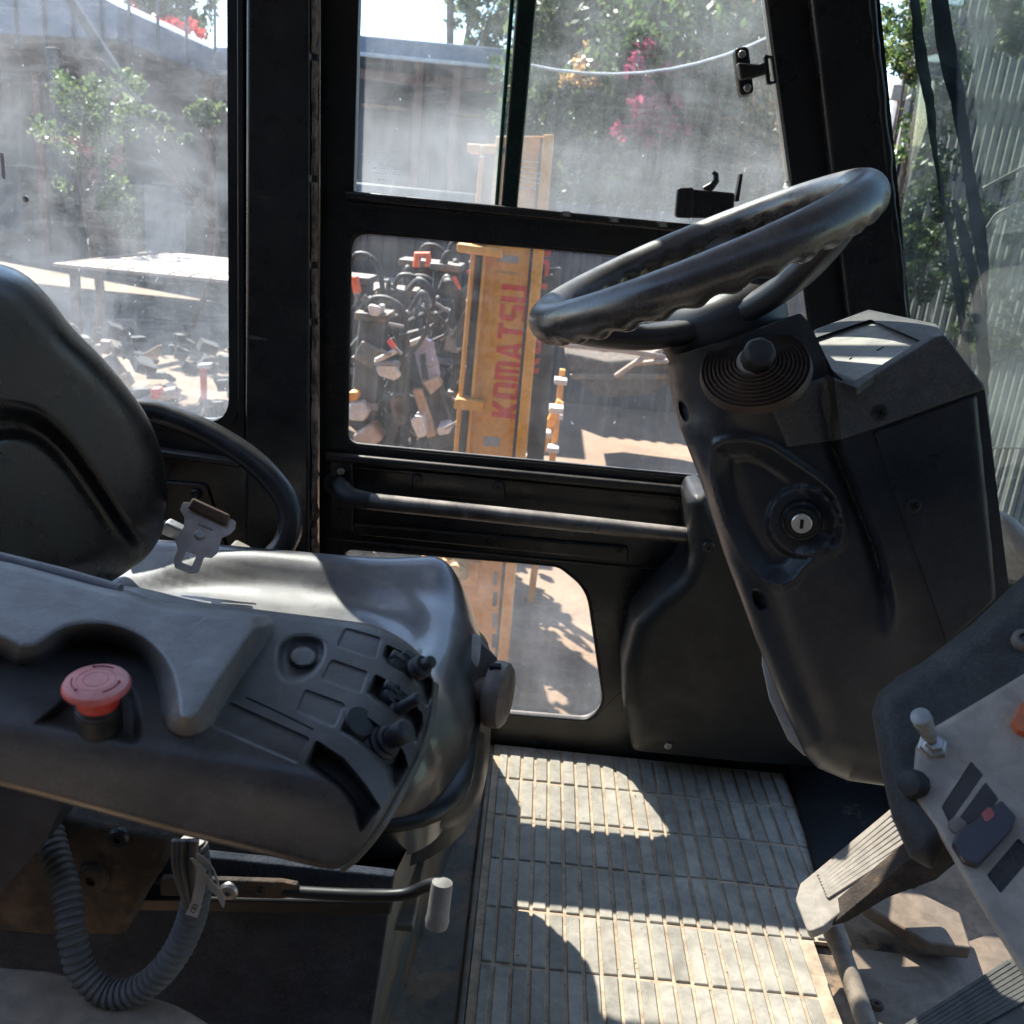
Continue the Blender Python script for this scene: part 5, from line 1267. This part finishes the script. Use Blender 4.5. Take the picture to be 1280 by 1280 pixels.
# beyond the shed
tree('flame_tree', 'green tree with red blossom rising over the shed roof at the upper left', 'tree', G(200, 34), gb(165, 245, -60, 40, 34, 12, .8, 1.4, 1, .8), 5200, .12, GR, [.4, .5, .1], .16, (gb(152, 235, 22, 44, 32, 9, .4, .7, 2, .5), 1900, [M['redfl']]))
tree('yard_tree', 'light green tree above the shed roof beside the sliding window', 'tree', G(585, 24), gb(530, 660, -120, 20, 24, 13, .5, 1.0, 3, .8) + gb(600, 660, 20, 70, 24, 4, .4, .7, 8, .5), 6500, .085, GR, [.4, .5, .1], .15)
# through the left window, in front of the shed
tree('potted_tree', 'slender shrub with pale blossom seen through the rear side window', 'tree', G(112, 11), gb(88, 150, 95, 290, 11, 12, .22, .42, 4, .4), 3600, .036, GR, [.45, .45, .1], .07, (gb(88, 125, 160, 215, 11, 5, .15, .25, 5, .2), 500, [pmat('pink_petal', (.4, .12, .1), .6, bump=0)]))
tree('low_shrub', 'dark low shrub row below the shed beam at the left', 'shrub', G(230, 13), gb(150, 285, 130, 150, 13, 9, .12, .22, 6, .3) + gb(195, 255, 168, 178, 13, 3, .1, .16, 7, .2), 2200, .05, GR, [.3, .6, .1], .05)
# big green bank behind the front pane
tree('leafy_tree', 'tall mixed-green tree behind the yard, filling the middle of the front pane', 'tree', G(760, 18), gb(690, 1010, -160, 200, 18, 46, .6, 1.1, 9, 1.0), 26000, .09, GR, [.4, .35, .25], .2)
tree('bougainvillea', 'bougainvillea with magenta blossom behind the latch of the front pane', 'tree', G(815, 15.5), gb(760, 900, 30, 290, 15.5, 26, .45, .9, 10, .7), 13000, .07, GR, [.4, .2, .4], .12, (gb(785, 845, 60, 165, 14.5, 9, .22, .5, 11, .3), 1100, [M['magenta']]))
tree('dry_shrub', 'dry straw-coloured shrub to the right of the magenta blossom', 'shrub', G(900, 16), gb(860, 1015, 30, 290, 16, 32, .45, .8, 12, .6), 13000, .05, GR + [M['straw']], [.25, .25, .15, .35], .1)
tree('hedge_tree', 'dark green bushy tree over the dark wall, left of the magenta blossom', 'tree', G(700, 16.5), gb(655, 800, 80, 300, 16.5, 32, .4, .75, 13, .6), 14000, .06, GR, [.35, .2, .45], .12, (gb(715, 760, 75, 100, 15.2, 3, .2, .35, 14, .2), 500, [M['straw']]))
# buildings behind the green bank
bh = thing('tan_house', G(800, 24), 'tan house wall with dark windows behind the trees', 'house')
a, b = at(640, 60, y=24), at(1010, 60, y=24); zt = at(800, -120, y=24).z
MB().box(((a.x + b.x) / 2, 25.5, (zt + GZ) / 2), (b.x - a.x, 3, zt - GZ)).build('wall', M['tan'], bh)
for k in range(6):
    x = a.x + .8 + k * 1.05
    f = MB().box((x, 23.98, at(800, 40, y=24).z), (.55, .06, 1.3)).build('window', M['void'], bh); MB().box((x, 23.93, at(800, 40, y=24).z - .7), (.7, .1, .07)).build('sill', M['palegrey'], f)
MB().box(((a.x + b.x) / 2, 23.9, at(800, 75, y=24).z), (b.x - a.x, .1, .25)).build('band', M['wood'], bh)

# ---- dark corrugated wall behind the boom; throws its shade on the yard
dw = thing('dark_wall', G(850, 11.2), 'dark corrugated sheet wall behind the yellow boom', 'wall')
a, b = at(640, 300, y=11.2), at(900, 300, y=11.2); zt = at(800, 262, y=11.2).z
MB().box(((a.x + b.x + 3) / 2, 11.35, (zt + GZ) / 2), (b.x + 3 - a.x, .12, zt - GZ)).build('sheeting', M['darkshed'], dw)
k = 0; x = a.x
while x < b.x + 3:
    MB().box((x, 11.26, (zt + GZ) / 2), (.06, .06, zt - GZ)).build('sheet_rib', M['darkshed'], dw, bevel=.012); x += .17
# dark box added to cast the straight-edged shadow on the yard
pk = thing('shadow_box', G(700, 9.9), 'dark box added right of the boom to cast the straight-edged shadow', 'container')
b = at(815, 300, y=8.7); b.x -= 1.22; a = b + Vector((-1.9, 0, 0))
MB().box(((a.x + b.x) / 2 - .3, 10.9, GZ + 1.15), (b.x - a.x - .1, 1.3, 2.3)).build('shadow_box_body', M['darkmetal'], pk, bevel=.03)
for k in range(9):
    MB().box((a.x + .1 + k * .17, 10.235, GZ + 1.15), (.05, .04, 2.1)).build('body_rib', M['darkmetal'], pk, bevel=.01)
# old bucket and branches lying in front
lbk = thing('loader_bucket', G(765, 8.9), 'rusty brown loader bucket lying in the shade right of the boom', 'bucket')
P = [at(x_, y_, y=8.9) for x_, y_ in ((705, 440), (760, 452), (832, 446), (845, 470), (820, 492), (750, 498), (715, 470))]
MB().prism(P, (0, .6, 0)).build('bucket_shell', M['rust'], lbk, bevel=.03)
MB().prism([at(x_, y_, y=8.86) for x_, y_ in ((712, 468), (845, 468), (842, 474), (714, 474))], (0, .03, 0)).build('cutting_edge', M['worn'], lbk, bevel=.005)
for k, (x0, y0, x1, y1, r_) in enumerate(((700, 430, 860, 452, .03), (770, 470, 830, 436, .025), (790, 455, 905, 452, .022))):
    br = MB().tube(spline([at(x0, y0, y=8.6), at((x0 + x1) / 2, (y0 + y1) / 2 - 3, y=8.5), at(x1, y1, y=8.6)], 5), r_, 7).build('branch', M['sheet'], smooth=60)
    tag(br, ('long pale branch lying behind the column collar', 'short pale branch crossing the longest one', 'thin pale branch pointing to the column neck')[k], 'branch')

# ---- overhead cables
for k, (p, q, sag, yy, lab) in enumerate((((655, 80), (1000, 26), .25, 9, 'pale overhead cable sagging across the front pane'), ((430, 298), (600, 316), -.22, 7, 'thin cable rising over the machines in the middle window'))):
    A, Bb = at(*p, y=yy), at(*q, y=yy + 2)
    cb_ = MB().tube([A.lerp(Bb, t / 10) - Vector((0, 0, sag * 4 * (t / 10) * (1 - t / 10))) for t in range(11)], .012, 6).build('cable', M['wire'], smooth=60)
    tag(cb_, lab, 'cable')

# ------------------------------------------------------------------ yellow boom with the maker's name
BY = 4.0
boom = thing('yellow_boom', G(630, BY), 'orange-yellow machine boom standing upright with red KOMATSU lettering', 'boom')
def bp(px, py, y=BY): return at(px, py, y=y)
def lean(x0, y0, x1, y1, yq): return x0 + (x1 - x0) * (yq - y0) / (y1 - y0)
def strip(xa, xb, y0, y1, Y, th, name, mat, bev=.004, parent=None):
    """vertical strip: px x at y=300 (xa..xb), following the boom's lean"""
    sl = -.088
    P = [at(xa + (y0 - 300) * sl, y0, y=Y), at(xb + (y0 - 300) * sl, y0, y=Y), at(xb + (y1 - 300) * sl, y1, y=Y), at(xa + (y1 - 300) * sl, y1, y=Y)]
    return MB().prism(P, (0, th, 0)).build(name, M[mat], parent or boom, bevel=bev)
web = strip(609, 672, 170, 960, BY, .22, 'boom_web', 'yellow', .006)
strip(668, 681, 168, 960, BY - .05, .30, 'flange', 'yellow')
strip(664, 668, 172, 960, BY - .003, .01, 'seam', 'darkmetal', 0)
strip(595, 609, 180, 960, BY + .06, .16, 'side_channel', 'yellowold')
strip(590, 596, 182, 960, BY - .01, .24, 'flange', 'yellow')
strip(606, 610, 310, 960, BY - .03, .05, 'edge_bead', 'yellow', .002)
strip(598, 604, 320, 960, BY + .045, .02, 'hydraulic_pipe', 'darkmetal', 0)
MB().prism([bp(571, 304, BY - .07), bp(628, 312, BY - .07), bp(628, 323, BY - .07), bp(571, 315, BY - .07)], (0, .28, 0)).build('top_bracket', M['yellow'], boom, bevel=.006)
MB().prism([bp(584, 179), bp(640, 184), bp(640, 195), bp(584, 190)], (0, .2, 0)).build('upper_bracket', M['yellow'], boom, bevel=.006)
MB().plate([bp(a, b, BY - .06) for a, b in rnd([(568, 498), (604, 503), (603, 515), (567, 511)], [6, 0, 0, 3])], [], (0, .16, 0)).build('side_bracket', M['yellow'], boom, bevel=.005)
o1, o2 = at(617, 524, y=BY - .001), at(636, 356, y=BY - .001)
xd = (o2 - o1).normalized(); ydir = Vector((-1, 0, -.0)) ; ydir = (ydir - xd * ydir.dot(xd)).normalized()
o1 = at(650, 524, y=BY - .0015)
tl = (at(672 - 22, 358, y=BY) - o1).length
LET = dict(
 K=([(0, 0), (7, 0), (7, 13), (15, 0), (23, 0), (12.5, 18), (23, 36), (15, 36), (7, 23), (7, 36), (0, 36)], []),
 O=([(4, 0), (18, 0), (22, 4), (22, 32), (18, 36), (4, 36), (0, 32), (0, 4)], [[(7, 6), (7, 30), (15, 30), (15, 6)]]),
 M=([(0, 0), (6, 0), (6, 30), (10, 30), (10, 0), (15, 0), (15, 30), (19, 30), (19, 0), (25, 0), (25, 32), (21, 36), (0, 36)], []),
 A=([(0, 0), (6.5, 0), (8, 8), (15, 8), (16.5, 0), (23, 0), (15, 36), (8, 36)], [[(9, 14), (11.5, 29), (14, 14)]]),
 T=([(7, 0), (14, 0), (14, 30), (21, 30), (21, 36), (0, 36), (0, 30), (7, 30)], []),
 S=([(0, 0), (17, 0), (21, 4), (21, 17), (17, 21), (7, 21), (7, 30), (21, 30), (21, 36), (4, 36), (0, 32), (0, 19), (4, 15), (14, 15), (14, 6), (0, 6)], []),
 U=([(4, 0), (18, 0), (22, 4), (22, 36), (15, 36), (15, 6), (7, 6), (7, 36), (0, 36), (0, 4)], []))
def lettering(A0, A1, H0, lab):
    X_ = (A1 - A0); PL = X_.length; X_.normalized(); X_ = X_ / PL; Y_ = (Vector((-1, 0, 0)) - X_ * Vector((-1, 0, 0)).dot(X_)).normalized()
    W = sum(max(q[0] for q in LET[c][0]) for c in 'KOMATSU') + 6 * 3.2; k = PL / W; x = 0; mb = MB()
    for c in 'KOMATSU':
        o, h = LET[c]; w_ = max(q[0] for q in o)
        mb.plate([A0 + X_ * (x + q[0]) * k + Y_ * q[1] / 36 * H0 for q in o], [[A0 + X_ * (x + q[0]) * k + Y_ * q[1] / 36 * H0 for q in l] for l in h], (0, .0012, 0)); x += w_ + 3.2
    return tag(mb.build('lettering', M['redprint'], boom), lab)
lettering(at(647, 524, y=BY - .002), at(662, 358, y=BY - .002), (at(652, 400, y=BY) - at(618, 397, y=BY)).length, 'large red KOMATSU lettering running up the boom')
lettering(at(673, 467, y=BY + .118), at(690, 300, y=BY + .118), .10, 'second red KOMATSU lettering, mostly hidden behind the boom flange')
strip(682, 704, 335, 700, BY + .13, .05, 'rear_plate', 'darkmetal', .003)
# clamp, pin boss and chain lower down
bs = MB().lathe([(.055, 0), (.055, .03), (.04, .035), (.03, .06), (.02, .06)], at(574, 712, y=BY - .06), (-.3, -1, .2), 20).build('pin_boss', M['yellowold'], boom, smooth=40)
MB().prism([at(a, b, y=BY - .03) for a, b in ((553, 700), (600, 704), (596, 735), (560, 730))], (0, .2, 0)).build('boss_plate', M['yellow'], boom, bevel=.006)
for k in range(6):
    MB().prism([at(617 - k * .6 + a, 715 + k * 26 + b, y=BY - .004) for a, b in ((0, 0), (5, 0), (4, 17), (-1, 17))], (0, .01, 0)).build('chain_plate', M['darkmetal' if k % 2 else 'greymetal'], boom, bevel=.001)
strip(638, 650, 700, 960, BY + .02, .1, 'mast_side', 'darkshed', .003)
strip(560, 609, 700, 960, BY + .10, .2, 'lower_web', 'yellow')

# ---- two toothed step rails right of the boom
for k, (pts_, yy, lab) in enumerate(((((697, 500), (705, 505), (672, 590), (655, 582)), 4.6, 'slanting yellow step rail with white treads right of the boom'),
                            (((700, 462), (707, 463), (694, 580), (686, 578)), 5.2, 'upright yellow step rail with white treads behind the slanting one'))):
    P = [at(a, b, y=yy) for a, b in pts_]
    st_ = thing('step_rail', G(sum(p[0] for p in pts_) / 4, yy), lab, 'rail', 'yellow step rails beside the boom')
    MB().prism(P, (0, .05, 0)).build('rail_plate', M['yellow'], st_, bevel=.004)
    MB().bar((P[3].x, yy + .02, P[3].z), (P[3].x - .02, yy + .02, GZ), .04, .04).build('rail_foot', M['yellow'], st_)
    for j in range(3):
        t_ = .1 + j * .36; c_ = P[0].lerp(P[3], t_)
        MB().box(c_ + Vector((.01, -.05, 0)), (.07, .10, .03)).build('tread', M['whitepaint'], st_, bevel=.004)

# ------------------------------------------------------------------ parked small machines and attachments (left part of the middle window)
def upright(px, py_top, yy, w_, lab, tilt=0, m='darkmetal', sleeves=(), cap=True, name='breaker', cat='breaker', depth=.22, hoses=1):
    top = at(px, py_top, y=yy); base = Vector((top.x + tilt, yy, GZ))
    t = thing(name, base, lab, cat, 'machine attachments stored behind the middle window')
    MB().bar(base, top, w_, depth, (0, 1, 0)).build('body', M[m], t, bevel=.012)
    d = (top - base); dn = d.normalized()
    for k in range(5):
        c_ = base + d * (.30 + .14 * k)
        MB().bar(c_ - dn * .02, c_ + dn * .02, w_ * 1.22, depth * 1.2, (0, 1, 0)).build('clamp_band', M['greymetal' if k % 2 else 'darkmetal'], t, bevel=.006)
        if k % 2 == 0: MB().box(c_ + Vector((random.uniform(-.05, .05), -depth * .7, .05)), (w_ * .8, .06, .10), Matrix.Rotation(random.uniform(-.6, .6), 3, 'Y')).build('valve_block', M[random.choice(['greymetal', 'worn', 'darkmetal', 'darkmetal'])], t, bevel=.006)
    if cap: MB().box(top + Vector((0, -.02, .01)), (w_ * 1.2, depth * 1.2, .04)).build('top_plate', M['worn'], t, bevel=.006)
    for h in range(hoses):
        a_ = top + Vector((random.uniform(-.05, .05), -.1, -.02)); z = random.uniform(.15, .3)
        pp = spline([a_, a_ + Vector((.06, -.03, z * .6)), a_ + Vector((.2, -.05, z * .3)), a_ + Vector((.22, -.05, -.4)), a_ + Vector((.1, -.04, -.8))], 5)
        MB().tube(pp, .016, 7).build('hose', M['rubber'], t, smooth=60)
    for (a, b, c_, e) in sleeves:
        MB().tube([at(a, b, y=yy - .2), at(c_, e, y=yy - .2)], .024, 12).build('orange_sleeve', M['orangetube'], t, smooth=50)
        MB().tube(spline([at(c_, e, y=yy - .2), at(c_ - 2, e + 14, y=yy - .15), at(c_ - 14, e + 30, y=yy - .1)], 4), .012, 7).build('hose', M['greymetal'], t, smooth=60)
    return t
upright(446, 350, 5.4, .16, 'dark attachment with one orange sleeve at the left edge of the middle window', .05, sleeves=((443, 346, 447, 366),))
upright(470, 395, 5.0, .14, 'dark upright attachment with pale valve blocks, second from the left edge of the middle window', -.1, hoses=2)
u3 = upright(527, 330, 6.4, .22, 'wide dark attachment carrying an orange loop handle, in the middle of the stored row', .0, hoses=1)
MB().tube([at(520, 334, y=6.1), at(521, 318, y=6.1), at(535, 318, y=6.1), at(536, 333, y=6.1)], .022, 10).build('loop_handle', M['orangetube'], u3, smooth=50)
upright(560, 335, 5.6, .15, 'dark attachment with two orange sleeves standing next to the yellow boom', .05, sleeves=((565, 347, 573, 366), (588, 336, 595, 352)), hoses=2)
upright(500, 365, 5.9, .2, 'broad dark machine column behind the slanting arm', .1, hoses=2)
upright(585, 380, 5.2, .12, 'narrow dark attachment half hidden by the boom', .02, hoses=1)
upright(545, 372, 7.0, .3, 'far dark machine block at the back of the stored row', .0, hoses=0)
upright(452, 420, 7.2, .4, 'far dark machine body behind the left attachments', .0, hoses=0)
# slanting arm with lavender cover
ar = thing('digger_arm', G(540, 5.0), 'slanting dark digger arm with a lavender side cover', 'arm')
MB().bar(at(505, 392, y=5.2), at(560, 560, y=5.0), .16, .14, (0, 1, 0)).build('arm_beam', M['darkmetal'], ar, bevel=.012)
MB().bar(at(560, 560, y=5.0), G(575, 5.0), .14, .14, (0, 1, 0)).build('arm_foot', M['darkmetal'], ar, bevel=.012)
MB().prism([at(a, b, y=4.95) for a, b in rnd([(516, 436), (530, 424), (542, 426), (550, 470), (528, 482)], 2, 2)], (0, .05, 0)).build('lavender_cover', M['lavender'], ar, bevel=.004)
MB().bar(at(528, 442, y=4.92), at(532, 474, y=4.92), .03, .02, (0, 1, 0)).build('cover_lever', M['void'], ar)
MB().prism([at(a, b, y=4.9) for a, b in ((528, 478), (546, 470), (552, 482), (538, 494))], (0, .1, 0)).build('arm_bracket', M['sheet'], ar, bevel=.006)
MB().prism([at(a, b, y=4.9) for a, b in ((515, 488), (526, 486), (545, 545), (534, 548))], (0, .06, 0)).build('arm_rod', M['wood'], ar, bevel=.006)
MB().prism([at(a, b, y=4.9) for a, b in ((505, 430), (532, 419), (534, 424), (508, 436))], (0, .05, 0)).build('chrome_rod', M['whitepaint'], ar, bevel=.003)
# red and steel levers
for k, (a, b, c_, e, m_, lab) in enumerate(((486, 425, 495, 437, 'redpost', 'small red control stick in the stored machines'), (470, 451, 498, 437, 'whitepaint', 'bright steel rod lying slantwise between the stored machines'), (468, 454, 500, 455, 'greymetal', 'grey steel rod lying level between the stored machines'))):
    tag(MB().tube([at(a, b, y=4.7), at(c_, e, y=4.7)], .014, 8).build('control_rod', M[m_], smooth=50), lab, 'rod')
# pale plastic drums and blocks low in the window
for k, (poly, m_, lab) in enumerate((([(436, 505), (452, 503), (462, 515), (455, 527), (436, 526)], 'whitepaint', 'white plastic drum at the lower left corner of the middle window'),
                      ([(440, 545), (464, 530), (478, 550), (462, 562), (444, 560)], 'sheet', 'pale cardboard box below the white drum'),
                      ([(468, 458), (492, 456), (502, 470), (492, 476), (474, 470)], 'whitepaint', 'white rag bundle on the stored machines'),
                      ([(434, 491), (446, 490), (448, 500), (434, 502)], 'yellow', 'small yellow fitting above the white drum'),
                      ([(545, 535), (560, 532), (564, 542), (548, 545)], 'whitepaint', 'small white canister near the foot of the slanting arm'),
                      ([(512, 524), (528, 520), (534, 545), (522, 548)], 'whitepaint', 'white fuel can left of the slanting arm foot'),
                      ([(458, 380), (476, 384), (474, 396), (462, 394)], 'whitepaint', 'white filter bowl on top of the second attachment'),
                      ([(486, 500), (504, 490), (508, 530), (494, 536)], 'rust', 'brown iron block between drum and slanting arm'))):
    yy = 4.8; o = MB().prism([at(a, b, y=yy) for a, b in rnd(poly, 4, 3)], (0, .16, 0)).build(['drum', 'cardboard_box', 'rag_bundle', 'yellow_fitting', 'canister', 'fuel_can', 'filter_bowl', 'iron_block'][k], M[m_], bevel=.02, bseg=3)
    tag(o, lab, ['drum', 'box', 'rag', 'fitting', 'canister', 'can', 'filter', 'block'][k])
# a heap of scrap below and between them: uncountable
mb = MB(); rr = random.Random(5)
for k in range(650):
    a, b, yy = rr.uniform(425, 600), rr.uniform(470, 720), rr.uniform(5.0, 7.0)
    c_ = at(a, b, y=yy); c_.z = max(c_.z, GZ + .03); c_.z = min(c_.z, at(a, 440 + rr.uniform(-25, 40), y=yy).z)
    mb.box(c_, (rr.uniform(.02, .15), rr.uniform(.02, .12), rr.uniform(.015, .08)), Matrix.Rotation(rr.uniform(-1.5, 1.5), 3, 'Y') @ Matrix.Rotation(rr.uniform(-1, 1), 3, 'X'))
ob = mb.build('scrap_heap', [M['scrapdark'], M['scrapmid'], M['worn'], M['sheet'], M['rust']], bevel=0)
for i, pgn in enumerate(ob.data.polygons): pgn.material_index = (0, 0, 1, 0, 2, 0, 4, 0, 1, 3, 4, 0)[(i // 6) % 12]
tag(ob, 'heap of dark machine scrap behind the middle window', kind='stuff')

# items seen low through the rear side window
for k, (poly, yy, m_, nm, lab) in enumerate((([(162, 452), (197, 432), (198, 445), (168, 466)], 6.5, 'wood', 'plank', 'orange-brown plank leaning beyond the seat back, seen through the side window'),
                           ([(148, 470), (156, 466), (164, 480), (158, 486)], 6.4, 'wood', 'wood_offcut', 'short wood offcut left of the leaning plank'),
                           ([(188, 486), (199, 486), (199, 498), (188, 498)], 6.0, 'redpost', 'red_plug', 'small red plug low in the rear side window'))):
    tag(MB().prism([at(a, b, y=yy) for a, b in poly], (0, .08, 0)).build(nm, M[m_], bevel=.008), lab, nm.split('_')[-1])
rp_ = thing('red_jack', G(253, 6.2), 'red jack post with a white head, low in the rear side window', 'jack')
MB().prism([at(a, b, y=6.2) for a, b in ((249, 461), (256, 461), (256, 500), (251, 500))], (0, .05, 0)).build('post', M['redpost'], rp_, bevel=.006)
MB().prism([at(a, b, y=6.2) for a, b in ((246, 456), (262, 455), (262, 461), (246, 461))], (0, .07, 0)).build('head', M['whitepaint'], rp_, bevel=.006)
MB().prism([at(a, b, y=6.2) for a, b in ((253, 500), (258, 500), (262, 530), (257, 530))], (0, .05, 0)).build('foot', M['greymetal'], rp_, bevel=.004)
MB().tube([at(180, 505, y=6.1), at(200, 494, y=6.1), at(222, 490, y=6.1)], .04, 10).build('pipe_bend', M['sheet'], smooth=60)
tag(bpy.data.objects['pipe_bend'], 'pale bent pipe beside the small red cap', 'pipe')
mb = MB()
for k in range(170):
    a, b, yy = rr.uniform(-80, 300), rr.uniform(410, 600), rr.uniform(6.2, 8.2)
    c_ = at(a, b, y=yy); c_.z = max(c_.z, GZ + .05)
    mb.box(c_, (rr.uniform(.03, .16), rr.uniform(.03, .14), rr.uniform(.03, .12)), Matrix.Rotation(rr.uniform(-.6, .6), 3, 'Y') @ Matrix.Rotation(rr.uniform(-1, 1), 3, 'Z'))
ob = mb.build('scrap_pile', [M['scrapdark'], M['scrapmid'], M['scrapdark'], M['scrapdark'], M['rust'], M['girder']])
for i, pgn in enumerate(ob.data.polygons): pgn.material_index = (0, 1, 2, 0, 5, 0, 2, 4, 1, 0, 3, 2)[(i // 6) % 12]
tag(ob, 'dark pile of machine parts beyond the rear side window', kind='stuff')

# ------------------------------------------------------------------ right: slatted fence, shrubs, dark rails
fe = thing('slat_fence', G(1230, 6.5), 'cream upright-slat fence beyond the windscreen', 'fence')
x0 = at(1120, 200, y=6.4).x
z0, z1_ = at(1200, 520, y=6.4).z, at(1200, -60, y=6.4).z
sl0 = None
for k in range(95):
    x = x0 + k * .052; z_t = z1_ + .004 * k
    if sl0 is None:
        bm = bmesh.new(); bmesh.ops.create_cube(bm, size=1)
        for v in bm.verts: v.co = Vector((v.co.x * .026, v.co.y * .02, v.co.z * (z1_ - GZ)))
        sl0 = bpy.data.meshes.new('slat'); bm.to_mesh(sl0); bm.free(); sl0.materials.append(M['slat'])
    o = bpy.data.objects.new('slat', sl0); COL.objects.link(o); o.parent = fe
    o.location = Vector((x, 6.4 + random.uniform(-.004, .004), (z1_ + GZ) / 2)) - fe.location
for py in (20, 120, 215, 318, 430):
    z = at(1180, py, y=6.4).z
    MB().box((x0 + 2.5, 6.45, z), (5.2, .05, .09)).build('rail', M['slat' if py in (120, 20) else 'darkmetal'], fe, bevel=.005)
for k in range(4): MB().box((x0 + k * 1.3, 6.5, (z1_ + GZ) / 2), (.09, .09, z1_ - GZ)).build('post', M['greymetal'], fe, bevel=.005)
tree('screen_shrub', 'green shrub in front of the slat fence, left edge of the windscreen', 'shrub', G(1165, 5.4), gb(1125, 1195, 20, 420, 5.4, 22, .10, .2, 21, .3), 9000, .018, GR, [.35, .15, .5], .05)
tree('screen_bush', 'small leafy bush against the slat fence, right of the screen shrub', 'shrub', G(1225, 5.9), gb(1200, 1290, 240, 460, 5.9, 12, .08, .16, 22, .2) + gb(1235, 1290, 0, 60, 5.9, 4, .1, .18, 23, .2), 4500, .018, GR, [.5, .3, .2], .04)
bd = thing('back_structure', G(1230, 8), 'dark open steel structure behind the slat fence', 'structure')
MB().box((at(1230, 200, y=8).x + 2.4, 8.2, 1.0), (6, .1, 5)).build('wall', M['darkshed'], bd)
for k in range(5): MB().bar(at(1140 + k * 40, -20, y=7.6), at(1180 + k * 40, 520, y=7.6), .08, .08).build('steel_post', M['greymetal'], bd)

# loose hoses and rods hanging over the stored machines
mb = MB(); rr = random.Random(12)
for k in range(34):
    a, b, yy = rr.uniform(432, 600), rr.uniform(335, 470), rr.uniform(4.7, 6.2); l_ = rr.uniform(20, 75)
    p_ = [at(a, b, y=yy), at(a + rr.uniform(-12, 18), b - rr.uniform(5, 22), y=yy - .1), at(a + rr.uniform(-5, 35), b + l_ * .4, y=yy - .1), at(a + rr.uniform(-20, 30), b + l_, y=yy)]
    mb.tube(spline(p_, 5), rr.choice((.009, .013, .018)), 6)
tag(mb.build('hose_tangle', M['rubber'], smooth=60), 'tangle of black hoses over the stored machines', kind='stuff')
mb = MB()
for k in range(46):
    a, b, yy = rr.uniform(434, 598), rr.uniform(360, 545), rr.uniform(4.6, 5.4); an = rr.uniform(-.9, .9); l_ = rr.uniform(5, 20)
    mb.bar(at(a, b, y=yy), at(a + l_ * math.cos(an), b + l_ * math.sin(an), y=yy), .014, .014)
tag(mb.build('rod_tangle', M['greymetal']), 'small bright rods and pins among the stored machines', kind='stuff')
for (a, b, w_, h_, m_) in ((622, 318, 26, 9, 'palegrey'), (620, 338, 28, 3, 'yellowold'), (604, 545, 20, 12, 'palegrey')):
    MB().prism([at(a + q * w_, b + r_ * h_ + q * w_ * .09, y=BY - .0015) for q, r_ in ((0, 0), (1, 0), (1, 1), (0, 1))], (0, .001, 0)).build('worn_decal', M[m_], boom)
